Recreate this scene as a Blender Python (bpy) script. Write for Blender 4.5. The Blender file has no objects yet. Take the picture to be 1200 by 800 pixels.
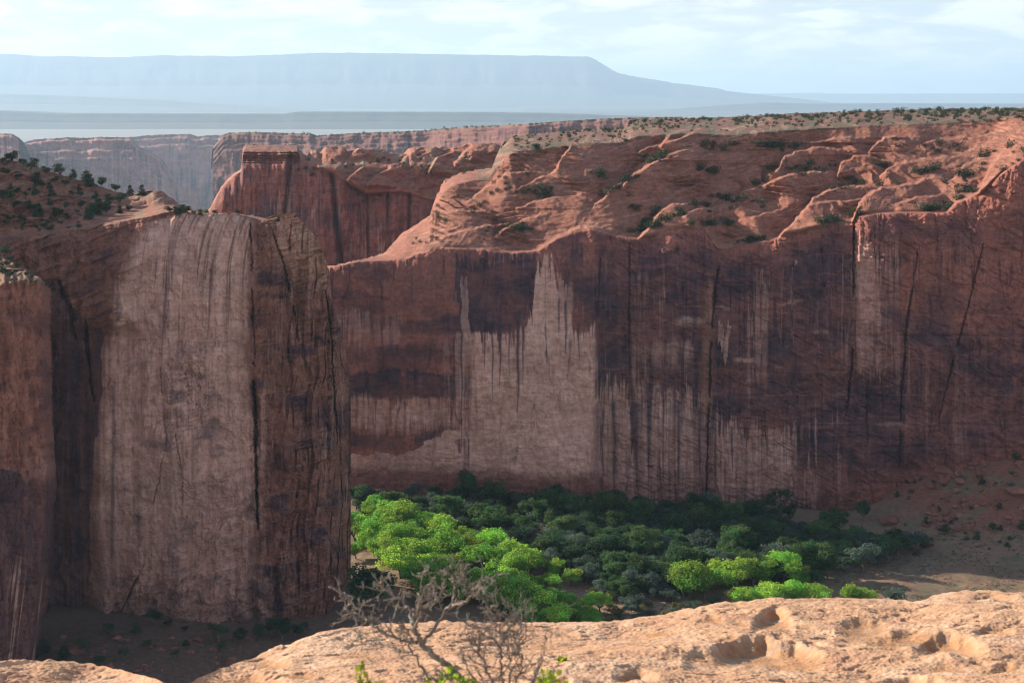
import bpy, math, random
import numpy as np
from mathutils import Vector

R = math.radians
sc = bpy.context.scene
col = sc.collection

# ------------------------------------------------------------------ camera
F = 1648.0                                  # focal length in photo pixels (photo 1200 x 800)
HORIZON = 108.0
PITCH = math.atan((400 - HORIZON) / F)
cam = bpy.data.cameras.new('camera'); camo = bpy.data.objects.new('camera', cam); col.objects.link(camo)
cam.sensor_width = 36.0; cam.lens = 36.0 * F / 1200.0
cam.clip_start = 0.1; cam.clip_end = 200000
camo.rotation_euler = (R(90) - PITCH, 0, 0)
cam.dof.use_dof = True; cam.dof.focus_distance = 600; cam.dof.aperture_fstop = 7.0
sc.camera = camo

# ------------------------------------------------------------------ sky, sun, exposure
SUN_EL, SUN_AZ = R(22), R(-61)               # azimuth measured from the view direction (+Y) towards +X
SUNV = Vector((math.sin(SUN_AZ) * math.cos(SUN_EL), math.cos(SUN_AZ) * math.cos(SUN_EL), math.sin(SUN_EL)))
SUN_STRENGTH, SKY_STRENGTH, EXPOSURE = 5.0, 0.14, 1.02
world = bpy.data.worlds.new("World"); sc.world = world; world.use_nodes = True
nt = world.node_tree; nt.nodes.clear()
N = nt.nodes.new; L = nt.links.new
def mathn(tree, op, a, b=None, c=None, clamp=False):
    n = tree.nodes.new('ShaderNodeMath'); n.operation = op; n.use_clamp = clamp
    for i, v in enumerate((a, b, c)):
        if v is None: continue
        if isinstance(v, (int, float)): n.inputs[i].default_value = v
        else: tree.links.new(v, n.inputs[i])
    return n.outputs[0]
def mixc(tree, fac, a, b, blend='MIX'):
    n = tree.nodes.new('ShaderNodeMix'); n.data_type = 'RGBA'; n.blend_type = blend
    for i, v in ((0, fac), (6, a), (7, b)):
        if isinstance(v, (int, float)): n.inputs[i].default_value = v
        elif isinstance(v, tuple): n.inputs[i].default_value = v if len(v) == 4 else v + (1,)
        else: tree.links.new(v, n.inputs[i])
    return n.outputs[2]
def maprange(tree, v, a, b, c=0.0, d=1.0):
    n = tree.nodes.new('ShaderNodeMapRange'); n.interpolation_type = 'SMOOTHSTEP'
    tree.links.new(v, n.inputs[0])
    for i, q in enumerate((a, b, c, d)): n.inputs[i + 1].default_value = q
    return n.outputs[0]
def noise(tree, vec, scale, detail=5, rough=0.55, dist=0.0):
    n = tree.nodes.new('ShaderNodeTexNoise'); n.inputs['Scale'].default_value = scale
    n.inputs['Detail'].default_value = detail; n.inputs['Roughness'].default_value = rough
    n.inputs['Distortion'].default_value = dist
    if vec is not None: tree.links.new(vec, n.inputs['Vector'])
    return n.outputs[0]
def mapping(tree, vec, scale=(1, 1, 1), loc=(0, 0, 0), rot=(0, 0, 0)):
    n = tree.nodes.new('ShaderNodeMapping'); tree.links.new(vec, n.inputs[0])
    n.inputs['Scale'].default_value = scale; n.inputs['Location'].default_value = loc; n.inputs['Rotation'].default_value = rot
    return n.outputs[0]

tc = N('ShaderNodeTexCoord')
sky = N('ShaderNodeTexSky'); sky.sky_type = 'NISHITA'; sky.sun_disc = False
sky.sun_elevation = SUN_EL; sky.sun_rotation = SUN_AZ % (2 * math.pi)
sky.altitude = 1800; sky.air_density = 1.0; sky.dust_density = 1.6; sky.ozone_density = 1.3
sep = N('ShaderNodeSeparateXYZ'); L(tc.outputs['Generated'], sep.inputs[0])
elev = sep.outputs[2]
# cloud deck seen edge-on near the horizon: stretched noise over azimuth and elevation
v1 = mapping(nt, tc.outputs['Generated'], (3.2, 3.2, 17.0), (0.35, 0.1, 0.35))
v2 = mapping(nt, tc.outputs['Generated'], (9, 9, 42.0), (1.7, 0.2, 0.85))
broad = noise(nt, v1, 2.1, 5, 0.55, 0.3)
puff = noise(nt, v2, 2.0, 7, 0.6, 0.4)
ax = sep.outputs[0]
leftw = maprange(nt, ax, -0.36, 0.30, 0.09, 0.03)
veil = maprange(nt, mathn(nt, 'ADD', broad, leftw), 0.42, 0.72)
puffm = maprange(nt, mathn(nt, 'ADD', mathn(nt, 'MULTIPLY', puff, 0.75), mathn(nt, 'MULTIPLY', mathn(nt, 'ADD', broad, leftw), 0.35)), 0.50, 0.66)
lowhaze = maprange(nt, elev, 0.0, 0.11, 1.0, 0.0)
near = maprange(nt, elev, 0.10, 0.45, 1.0, 0.0)                       # the overcast deck lies low over the plain
gap = (2.2, 2.5, 2.75); deck = (2.7, 2.86, 2.96); white = (4.3, 4.25, 4.2)
low = mixc(nt, veil, gap, deck)
low = mixc(nt, mathn(nt, 'MULTIPLY', puffm, 0.9), low, white)
low = mixc(nt, mathn(nt, 'MULTIPLY', lowhaze, 0.35), low, (3.2, 3.4, 3.55))
high = mixc(nt, mathn(nt, 'MULTIPLY', veil, 0.6), sky.outputs[0], (2.5, 2.6, 2.7))
c3 = mixc(nt, mathn(nt, 'MULTIPLY', near, 0.86), high, low)
bg = N('ShaderNodeBackground'); bg.inputs[1].default_value = SKY_STRENGTH; L(c3, bg.inputs[0])
wo = N('ShaderNodeOutputWorld'); L(bg.outputs[0], wo.inputs[0])

sl = bpy.data.lights.new('sun', 'SUN'); sl.energy = SUN_STRENGTH; sl.angle = R(0.53); sl.color = (1.0, 0.90, 0.76)
so = bpy.data.objects.new('sun', sl); col.objects.link(so)
so.rotation_euler = SUNV.to_track_quat('Z', 'Y').to_euler(); so.location = (0, 0, 50)

sc.render.engine = 'CYCLES'
sc.view_settings.view_transform = 'Standard'; sc.view_settings.look = 'None'
sc.view_settings.exposure = EXPOSURE; sc.view_settings.gamma = 1.0; sc.view_settings.use_curve_mapping = False
sc.cycles.max_bounces = 8; sc.cycles.diffuse_bounces = 6; sc.cycles.glossy_bounces = 1
sc.cycles.transmission_bounces = 6; sc.cycles.volume_bounces = 0; sc.cycles.transparent_max_bounces = 8
sc.cycles.use_adaptive_sampling = True; sc.cycles.adaptive_threshold = 0.006
sc.cycles.use_denoising = True
sc.cycles.filter_width = 1.05
sc.cycles.sample_clamp_indirect = 4

# ------------------------------------------------------------------ survey: photo pixel + depth -> world
CP, SP = math.cos(PITCH), math.sin(PITCH)
def at(px, py, Y):
    px = np.asarray(px, float); py = np.asarray(py, float); Y = np.asarray(Y, float)
    k = (400 - py) / F
    dy = CP + k * SP; dz = -SP + k * CP; dx = (px - 600) / F
    t = Y / dy
    return np.stack([dx * t, Y + 0 * t, dz * t], -1)
def project(p):
    p = np.asarray(p, float)
    f = p[..., 1] * CP - p[..., 2] * SP; u = p[..., 1] * SP + p[..., 2] * CP
    return 600 + F * p[..., 0] / f, 400 - F * u / f

# ------------------------------------------------------------------ numpy noise
def _hash(ix, iy, seed):
    h = (ix.astype(np.int64) * 374761393 + iy.astype(np.int64) * 668265263 + seed * 144665) & 0xFFFFFFFF
    h = ((h ^ (h >> 13)) * 1274126177) & 0xFFFFFFFF
    return (h ^ (h >> 16)) & 0xFFFF
_ang = np.arange(65536) * (2 * np.pi / 65536)
_C, _S = np.cos(_ang), np.sin(_ang)
def gn(x, y, seed=0):
    x, y = np.broadcast_arrays(np.asarray(x, float), np.asarray(y, float))
    ix = np.floor(x); iy = np.floor(y); fx = x - ix; fy = y - iy
    u = fx * fx * fx * (fx * (fx * 6 - 15) + 10); v = fy * fy * fy * (fy * (fy * 6 - 15) + 10)
    def g(a, b):
        h = _hash(ix + a, iy + b, seed)
        return _C[h] * (fx - a) + _S[h] * (fy - b)
    n00, n10, n01, n11 = g(0, 0), g(1, 0), g(0, 1), g(1, 1)
    return 1.5 * ((n00 * (1 - u) + n10 * u) * (1 - v) + (n01 * (1 - u) + n11 * u) * v)
def fbm(x, y, seed=0, octv=5, gain=0.5, lac=2.03):
    s = 0; a = 1.0; t = 0
    for o in range(octv):
        s = s + a * gn(x, y, seed + o * 17); t += a; a *= gain
        x, y = (x * 0.8 - y * 0.6) * lac + 3.1, (x * 0.6 + y * 0.8) * lac + 1.7
    return s / t * 1.4
def fbma(x, y, seed=0, octv=4, gain=0.5, lac=2.0):     # keeps its axes (no rotation): for stretched grain
    s = 0; a = 1.0; t = 0
    for o in range(octv):
        s = s + a * gn(x, y, seed + o * 17); t += a; a *= gain
        x = x * lac + 3.1; y = y * lac + 1.7
    return s / t * 1.4
def ridged(x, y, seed=0, octv=4):
    s = 0; a = 1.0; t = 0
    for o in range(octv):
        s = s + a * (1 - np.abs(gn(x, y, seed + o * 17)) * 1.6); t += a; a *= 0.5
        x, y = (x * 0.8 - y * 0.6) * 2.03 + 3.1, (x * 0.6 + y * 0.8) * 2.03 + 1.7
    return s / t
def ss(a, b, x):
    t = np.clip((x - a) / (b - a), 0, 1); return t * t * (3 - 2 * t)
def curve(pts):
    p = np.array(pts, float)
    return lambda x: np.interp(x, p[:, 0], p[:, 1])
def inpoly(x, y, poly):
    poly = np.array(poly, float); r = np.zeros(np.shape(x), bool)
    n = len(poly)
    for i in range(n):
        x0, y0 = poly[i]; x1, y1 = poly[(i + 1) % n]
        if y0 == y1: continue
        c = ((y0 > y) != (y1 > y)) & (x < (x1 - x0) * (y - y0) / (y1 - y0) + x0)
        r ^= c
    return r
def dseg(x, y, pts):
    """distance to a polyline, and the running fraction along it"""
    best = np.full(np.shape(x), 1e9); fr = np.zeros(np.shape(x))
    n = len(pts) - 1
    for i in range(n):
        (x0, y0), (x1, y1) = pts[i], pts[i + 1]
        dx, dy = x1 - x0, y1 - y0
        t = np.clip(((x - x0) * dx + (y - y0) * dy) / (dx * dx + dy * dy + 1e-9), 0, 1)
        d = np.hypot(x - x0 - t * dx, y - y0 - t * dy)
        m = d < best
        best = np.where(m, d, best); fr = np.where(m, (i + t) / n, fr)
    return best, fr
def mix(a, b, m):
    m = np.asarray(m)[..., None]
    return a * (1 - m) + np.asarray(b, float) * m

# ------------------------------------------------------------------ mesh helpers
def tag(o, label=None, cat=None, group=None, kind=None):
    if label: o['label'] = label
    if cat: o['category'] = cat
    if group: o['group'] = group
    if kind: o['kind'] = kind
    return o
def mesh_from(name, verts, faces, mat=None, smooth=True, colors=None):
    me = bpy.data.meshes.new(name)
    verts = np.asarray(verts, np.float32).reshape(-1, 3); faces = np.asarray(faces, np.int32)
    k = faces.shape[1]
    me.vertices.add(len(verts)); me.vertices.foreach_set('co', verts.ravel())
    me.loops.add(faces.size); me.loops.foreach_set('vertex_index', faces.ravel())
    me.polygons.add(len(faces))
    me.polygons.foreach_set('loop_start', np.arange(0, faces.size, k, dtype=np.int32))
    me.polygons.foreach_set('use_smooth', np.full(len(faces), smooth))
    me.update(calc_edges=True); me.validate()
    if colors is not None:
        ca = me.color_attributes.new('Col', 'FLOAT_COLOR', 'POINT')
        c4 = np.ones((len(verts), 4), np.float32); c4[:, :3] = np.asarray(colors).reshape(-1, 3)
        ca.data.foreach_set('color', c4.ravel())
    if mat: me.materials.append(mat)
    return me
def obj(name, me, parent=None):
    o = bpy.data.objects.new(name, me); col.objects.link(o)
    if parent: o.parent = parent
    return o
def gridfaces(nr, nc):
    i = np.arange((nr - 1) * nc).reshape(nr - 1, nc)[:, :-1].ravel()
    return np.stack([i, i + nc, i + nc + 1, i + 1], -1)

class Sheet:
    """A rock face surveyed as photo columns x rows with a true depth for every point."""
    def __init__(s, name, xs, ytop, ybot, nr, depth, paint, mat, back=(0, 1, -0.05), blen=120, warp=1.0, fall=0.0):
        xs = np.asarray(xs, float)
        v = np.linspace(0, 1, nr) ** warp
        yt, yb = ytop(xs), ybot(xs)
        X = np.repeat(xs[None], nr, 0); Yp = yt[None] + (yb - yt)[None] * v[:, None]
        D = depth(X, Yp)
        P = at(X, Yp, D); C = paint(X, Yp)
        s.X, s.Yp, s.D = X, Yp, D
        bk = np.array(back, float); nb = 7
        rows = []
        for k in range(nb, 0, -1):
            q = k / nb; e = P[0] + bk * blen * q * q
            e[:, 2] -= fall * q * q * q
            e[:, 2] += 1.2 * gn(xs * 0.08, k * 0.9, 5) * min(q * 3, 1)
            rows.append(e)
        P = np.concatenate([np.array(rows), P], 0); C = np.concatenate([np.repeat(C[:1], nb, 0), C], 0)
        s.P = P
        me = mesh_from(name, P, gridfaces(P.shape[0], P.shape[1]), mat, True, np.clip(C, 0, 1))
        s.o = obj(name, me); s.nb = nb
    def near(s, px, py):
        """world point of the face at a photo pixel"""
        j = int(np.clip(np.searchsorted(s.X[0], px), 0, s.X.shape[1] - 1))
        i = int(np.argmin(np.abs(s.Yp[:, j] - py)))
        return Vector(s.P[i + s.nb, j])

# ------------------------------------------------------------------ materials
def principled(name):
    m = bpy.data.materials.new(name); m.use_nodes = True
    b = m.node_tree.nodes['Principled BSDF']
    b.inputs['Specular IOR Level'].default_value = 0.15
    return m, m.node_tree, b
def rock_mat(name, grain=0.35, bump=0.35, vert=6.0, var=0.35, dist=1.0):
    m, t, b = principled(name)
    a = t.nodes.new('ShaderNodeAttribute'); a.attribute_name = 'Col'
    g = t.nodes.new('ShaderNodeTexCoord')
    n1 = noise(t, g.outputs['Object'], grain, 8, 0.64)
    n2 = noise(t, mapping(t, g.outputs['Object'], (1, 1, 1.0 / vert), rot=(R(5), R(12), 0)), grain * 2.6, 5, 0.65)
    n3 = noise(t, mapping(t, g.outputs['Object'], (0.22, 0.22, 1.6), rot=(R(8), R(14), 0)), grain * 1.4, 5, 0.6, 1.2)
    f = mathn(t, 'ADD', mathn(t, 'ADD', mathn(t, 'MULTIPLY', n1, 0.4), mathn(t, 'MULTIPLY', n2, 0.3)), mathn(t, 'MULTIPLY', n3, 0.3))
    f = maprange(t, f, 0.3, 0.7, 1 - var, 1 + var)
    cc = t.nodes.new('ShaderNodeCombineColor')
    for i in range(3): t.links.new(f, cc.inputs[i])
    t.links.new(mixc(t, 1.0, a.outputs['Color'], cc.outputs[0], 'MULTIPLY'), b.inputs['Base Color'])
    b.inputs['Roughness'].default_value = 0.93
    bp = t.nodes.new('ShaderNodeBump'); bp.inputs['Strength'].default_value = bump; bp.inputs['Distance'].default_value = dist
    h = mathn(t, 'ADD', mathn(t, 'MULTIPLY', n1, 0.6), mathn(t, 'MULTIPLY', n3, 0.6))
    t.links.new(h, bp.inputs['Height']); t.links.new(bp.outputs[0], b.inputs['Normal'])
    return m

# =================================================================== THE LARGE STRUCTURE
M_cliff = rock_mat('sandstone_cliff', 0.26, 0.6, 2.5, 0.36, 1.6)
M_far = rock_mat('sandstone_far', 0.12, 0.5, 6.0, 0.28, 2.0)

RED = np.array([0.265, 0.092, 0.064]); BROWN = np.array([0.155, 0.058, 0.049]); PALE = np.array([0.560, 0.305, 0.225])
VARN = np.array([0.050, 0.028, 0.038]); ORANGE = np.array([0.37, 0.165, 0.095]); LIGHT = np.array([0.50, 0.33, 0.225])

def softpoly(x, y, poly, w=6.0):
    return sum(inpoly(x + o * w, y, poly) * 1.0 for o in (-1, -.6, -.25, .1, .5, 1)) / 6.0
def streaks(x, y, seed, fx=0.25, fy=0.006):
    m = 0.75 + 0.7 * gn(x * fx * 0.13, y * fy * 1.5, seed + 90)
    return (fbma(x * fx, y * fy, seed, 4, 0.66, 2.13) + 0.45 * fbma(x * fx * 0.37, y * fy * 0.8, seed + 91, 2)) * m
def strata(x, y, seed, slope=0.0, f=0.09):
    w = fbm(x * 0.011, y * 0.013, seed + 95, 3)
    m = 0.7 + 0.9 * fbm(x * 0.012, y * 0.02, seed + 96, 3)
    return fbma(x * 0.012, (y + slope * x + 16 * w + 0.25 * w * x * 0.1) * f, seed, 4, 0.62, 2.1) * m
def lines(x, y, seed, fx, fy, w=.06, slope=0.0, gate=.0):
    """thin irregular joints or bedding partings"""
    yy = y + slope * x; xx = x
    n = gn(xx * fx, yy * fy, seed) + .45 * gn(xx * fx * 2.7, yy * fy * 2.7, seed + 1) + .2 * gn(xx * fx * 7, yy * fy * 7, seed + 2)
    return np.exp(-(n / w) ** 2) * ss(gate - .15, gate + .25, gn(xx * fx * 1.9 + 5, yy * fy * 1.9, seed + 3))
def hang(x, seed, k=1.0):
    """length of the drips hanging from a seep line: mostly short, a few very long"""
    a = fbma(x * .21, 0 * x + seed * 1.7, seed, 3, .7, 2.3); b = gn(x * .075, 0 * x + 3.1, seed + 5); c = gn(x * .42, 0 * x + 7.7, seed + 6)
    return k * (5 * np.abs(a) + 46 * np.clip(a, 0, 1) ** 1.5 + 95 * np.clip(b - .18, 0, 1) * np.clip(.4 + c, 0, 1.3) + 60 * np.clip(c - .38, 0, 1))
def flake(x, y, seed, fx, fy, n=4.0):
    """spalled slabs: stepped relief and the dark broken edge along each step"""
    f = fbma((x + 14 * gn(x * fx * 1.3, y * fy * 1.3, seed + 7)) * fx, (y + 14 * gn(x * fx * 1.3 + 9, y * fy * 1.3, seed + 8)) * fy, seed, 5, 0.52, 2.1) * n
    fl = np.floor(f); fr = f - fl
    e = np.exp(-fr / 0.055) * ss(-0.25, 0.35, gn(x * fx * 1.7, y * fy * 1.7, seed + 9))
    return fl / n + 0.35 * fr / n, e
def crack(x, y, pts, w, wig=1.0):
    k = int(pts[0][0] * 7 + pts[0][1])
    xj = x + wig * (5.0 * gn(y * 0.028, x * 0.008, k) + 2.4 * gn(y * 0.10, x * .02, k + 1)) + 1.1 * gn(y * 0.33, x * .05, k + 2)
    d, fr = dseg(xj, y, pts)
    ww = w * (0.22 + 0.5 * np.sin(np.pi * np.clip(fr * 0.9 + 0.08, 0, 1))) * np.clip(0.8 + 0.9 * gn(y * 0.05, k, k + 3), 0.25, 1.5)
    return np.exp(-(d / np.maximum(ww, .45)) ** 2) * ss(-0.55, -0.1, gn(y * 0.035, k * .37, k + 4))

# ------------------------------------------------------------------ ground: canyon floor out to the plain and the horizon
def ground_z(X, Y):
    X = np.asarray(X, float); Y = np.asarray(Y, float)
    z = -200 + 1.2 * fbm(X * 0.02, Y * 0.02, 3, 4) + 0.35 * fbm(X * 0.15, Y * 0.15, 4, 4)
    z = z + 44 * ss(150, 262, X + 8 * gn(X * .03, Y * .03, 8)) * ss(572, 655, Y)
    z = z + 7 * ss(560, 500, Y + X * 0.25 + 40) * ss(-60, -140, X)
    z = z - 300 * ss(4500, 10800, Y)
    z = z - 760 * ss(1000, 1700, Y) * ss(10400, 9700, Y)
    z = z + ss(3000, 6000, Y) * 5 * gn(X * 0.0006, Y * 0.0016, 9)
    return z
def make_ground():
    Ys = np.concatenate([np.arange(300, 470, 6.0), np.arange(470, 720, 1.1), np.geomspace(721, 105000, 230)])
    U = np.linspace(-0.62, 0.62, 620)
    X = U[None] * np.maximum(Ys[:, None], 300); Y = np.repeat(Ys[:, None], len(U), 1)
    Z = ground_z(X, Y)
    C = np.zeros(X.shape + (3,)) + np.array([0.195, 0.118, 0.080])
    n = fbm(X * 0.03, Y * 0.03, 21, 5)
    C = mix(C, [0.165, 0.115, 0.080], ss(0.0, 0.5, n))
    C = mix(C, [0.135, 0.120, 0.075], ss(0.05, 0.35, fbm(X * 0.09, Y * 0.14, 22, 4)) * 0.65)
    C = mix(C, [0.185, 0.068, 0.044], ss(2, 14, Z + 200) * (Y < 900) * 0.9)
    C = mix(C, [0.135, 0.110, 0.064], ss(.0, .35, fbm(X * .05, Y * .09, 25, 4)) * ss(60, 110, X) * .7)
    C = mix(C, [0.125, 0.075, 0.052], ss(-40, -75, X) * ss(560, 535, Y))
    # clearing and sandy wash are paler
    px, py = project(np.stack([X, Y, Z], -1))
    wash = inpoly(px + 6 * gn(px * .06, py * .1, 2), py + 4 * gn(px * .05, py * .1, 6), [(412, 645), (470, 652), (478, 668), (440, 690), (412, 700)]) \
        | inpoly(px + 6 * gn(px * .06, py * .1, 2), py + 4 * gn(px * .05, py * .1, 6), [(700, 700), (760, 688), (830, 684), (800, 712), (700, 722)])
    C = mix(C, [0.36, 0.235, 0.16], wash * 0.45)
    # the far plain: pale sand and darker scrub in long bands
    far = ss(5000, 9500, Y)
    band = fbma(X * 0.00004, np.log(Y) * 9, 31, 4, 0.6)
    P = mix(np.zeros(X.shape + (3,)) + np.array([0.20, 0.17, 0.13]), [0.10, 0.095, 0.085], ss(-0.25, 0.25, band + 0.25 * ss(22000, 28000, Y)))
    P = mix(P, [0.25, 0.225, 0.19], ss(13500, 15500, Y + 700 * gn(X * .0003, 0, 3)) * ss(23500, 20500, Y + 1300 * gn(X * .0002, 0, 4)) * 0.9)
    C = C * (1 - far[..., None]) + P * far[..., None]
    me = mesh_from('ground', np.stack([X, Y, Z], -1), gridfaces(*X.shape), rock_mat('ground_earth', 0.5, 0.3, 1.0, 0.35, 0.6), True, C)
    tag(obj('ground', me), 'sandy canyon floor running out to the pale desert plain', 'ground', kind='structure')
make_ground()

# ------------------------------------------------------------------ far wall with slickrock above it
base_d = curve([(326, 1010), (340, 900), (352, 780), (362, 692), (415, 690), (640, 677), (830, 672), (1000, 655), (1100, 645), (1200, 632), (1400, 600)])
far_base = curve([(280, 640), (1400, 660)])
rim_pts = [(280, 330), (389, 313), (420, 306), (474, 304), (484, 299), (512, 291), (568, 292), (600, 296), (630, 294), (652, 280), (690, 267), (722, 277), (750, 281),
           (800, 268), (825, 272), (841, 296), (870, 288), (920, 277), (970, 266), (1000, 262), (1004, 254), (1030, 250), (1110, 249), (1120, 238), (1150, 227), (1175, 203), (1200, 187), (1400, 120)]
far_rim = curve(rim_pts)
far_top0 = curve([(280, 326), (388, 312.5), (420, 305), (449, 298), (458, 288), (471, 273), (490, 262), (504, 252), (509, 235), (515, 219), (522, 210), (540, 202), (560, 199), (576, 197), (583, 180),
                  (591, 164), (605, 159), (700, 151), (734, 150), (738, 141), (800, 139), (860, 137), (930, 133), (1000, 131), (1100, 128), (1200, 127), (1400, 126)])
def far_top(x): return far_top0(x) + 1.3 * gn(x * 0.16, 0, 7) + 0.8 * gn(x * 0.45, 0, 8)
_sx = np.arange(200, 1500, 1.0)
def _smooth(fn, w):
    k = np.hanning(2 * w + 1); k /= k.sum(); v = fn(_sx); vp = np.pad(v, w, mode='edge'); q = np.convolve(vp, k, 'valid')
    return lambda x: np.interp(x, _sx, q)
rim_s, top_s = _smooth(far_rim, 26), _smooth(far_top0, 22)
def q8(*p): return [(600 + p[i] / 2, 120 + p[i + 1] / 2) for i in range(0, len(p), 2)]
CRESTS = [  # crest line of each dome from its low left end to its right end, step in metres, lee length in pixels
    (q8(0, 352, 65, 348, 105, 318, 140, 300, 175, 290, 215, 296), 9, 40), (q8(296, 326, 330, 282, 350, 252, 375, 237, 430, 240, 480, 252), 13, 60),
    (q8(618, 322, 642, 300, 690, 250, 715, 222, 745, 204, 800, 196, 860, 199), 20, 70), (q8(796, 278, 815, 242, 840, 216, 865, 199, 910, 196, 970, 184), 18, 60),
    (q8(1020, 258, 1050, 234, 1095, 214, 1120, 180, 1150, 158, 1180, 138, 1230, 112), 22, 90), (q8(200, 240, 240, 197, 290, 167, 322, 150, 370, 132), 15, 60),
    (q8(515, 228, 560, 206, 620, 181, 650, 170, 700, 164, 770, 162), 12, 50), (q8(592, 178, 625, 151, 640, 127, 662, 112, 720, 108, 780, 114), 13, 50),
    (q8(762, 172, 772, 142, 800, 128, 840, 127, 880, 142), 10, 28), (q8(835, 118, 858, 92, 875, 83, 940, 85), 10, 32), (q8(868, 168, 890, 150, 925, 136, 1000, 131, 1070, 126), 9, 36),
    (q8(95, 165, 112, 138, 126, 116, 140, 98), 9, 28), (q8(-20, 90, 0, 86, 60, 76, 140, 68, 272, 70), 16, 30), (q8(300, 112, 360, 96, 440, 64, 590, 54, 640, 62), 12, 26), (q8(345, 108, 372, 74, 400, 63), 8, 24),
    (q8(262, 196, 298, 152, 330, 135, 375, 120, 440, 110), 11, 46), (q8(375, 214, 440, 191, 520, 178, 572, 163), 10, 40), (q8(1090, 210, 1128, 144, 1150, 116, 1185, 98), 9, 40), (q8(1030, 184, 1060, 152, 1092, 136, 1160, 130), 9, 36),
    (q8(690, 242, 730, 233, 790, 232, 840, 224), 5, 26), (q8(400, 266, 450, 246, 520, 244, 590, 257), 7, 36), (q8(700, 96, 760, 84, 830, 82), 8, 22), (q8(960, 100, 1010, 84, 1090, 80, 1180, 70), 9, 26), (q8(10, 250, 60, 230, 120, 222, 180, 226), 6, 34),
    (q8(20, 200, 60, 180, 100, 176), 6, 30), (q8(440, 300, 480, 284, 560, 278), 5, 26), (q8(900, 240, 960, 222, 1010, 214), 6, 26), (q8(560, 272, 600, 258, 640, 250), 5, 24), (q8(440, 130, 500, 118, 570, 116), 6, 24),
    ([(452, 303), (473, 275), (508, 253), (540, 246), (570, 248)], 9, 50), ([(506, 256), (511, 236), (522, 212), (542, 203), (578, 198)], 9, 40), ([(574, 202), (584, 180), (591, 166), (614, 159)], 11, 50), ([(552, 234), (575, 216), (596, 204), (620, 202)], 7, 34),
    ([(484, 292), (520, 277), (556, 268), (600, 262)], 7, 34), ([(470, 288), (500, 276), (536, 266)], 5, 24), ([(580, 276), (604, 262), (640, 250)], 6, 30)]
def domes(x, y):
    D = np.zeros(np.shape(x)); xw = x + 3.0 * gn(x * .05, y * .06, 301) + 1.2 * gn(x * .16, y * .2, 302); yw = y + 2.4 * gn(x * .05, y * .06, 303) + 1.0 * gn(x * .17, y * .2, 304)
    for pts, J, l in CRESTS:
        px0, px1 = min(p[0] for p in pts) - 60, max(p[0] for p in pts) + 90; py0, py1 = min(p[1] for p in pts) - 50, max(p[1] for p in pts) + 80
        m = (x > px0) & (x < px1) & (y > py0) & (y < py1)
        if not m.any(): continue
        X, Y = xw[m], yw[m]
        best = np.full(X.shape, 1e9); fr = np.zeros(X.shape); side = np.zeros(X.shape); n = len(pts) - 1
        for i in range(n):
            (x0, y0), (x1, y1) = pts[i], pts[i + 1]; dx, dy = x1 - x0, y1 - y0
            t0 = ((X - x0) * dx + (Y - y0) * dy) / (dx * dx + dy * dy); t = np.clip(t0, 0, 1)
            d = np.hypot(X - x0 - t * dx, Y - y0 - t * dy); k = d < best - 1e-6
            best = np.where(k, d, best); fr = np.where(k, (i + (t0 if (i == 0 or i == n - 1) else t)) / n, fr)
            side = np.where(k, np.sign(dx * (Y - y0) - dy * (X - x0)), side)      # minus: above and left of the crest
        sd = -best * side
        e = ss(-.10, .10, fr) * ss(1.12, .80, fr)
        out = ss(-.8, 2.4, sd) * np.exp(-np.clip(sd, 0, None) / 26)
        ins = (1 - ss(-.8, 2.4, sd)) * np.exp(-np.clip(-sd, 0, None) / l)
        D[m] += J * e * (.62 * out - .38 * ins)
    return D
CRACKS = [([(842, 312), (837, 350), (833, 400), (830, 500), (828, 590)], 2.6, 9),
          ([(1001, 262), (1000, 340), (998, 430), (990, 500)], 3.0, 8), ([(1076, 295), (1064, 370), (1057, 450), (1052, 570)], 2.4, 6),
          ([(1152, 285), (1132, 370), (1112, 440), (1101, 490)], 2.4, 5), ([(738, 285), (737, 360), (738, 440)], 2.0, 5),
          ([(704, 300), (700, 370)], 1.8, 3), ([(1016, 440), (1016, 520)], 1.6, 3), ([(930, 300), (926, 420)], 1.3, 2), ([(880, 300), (884, 400)], 1.2, 2)]
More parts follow.
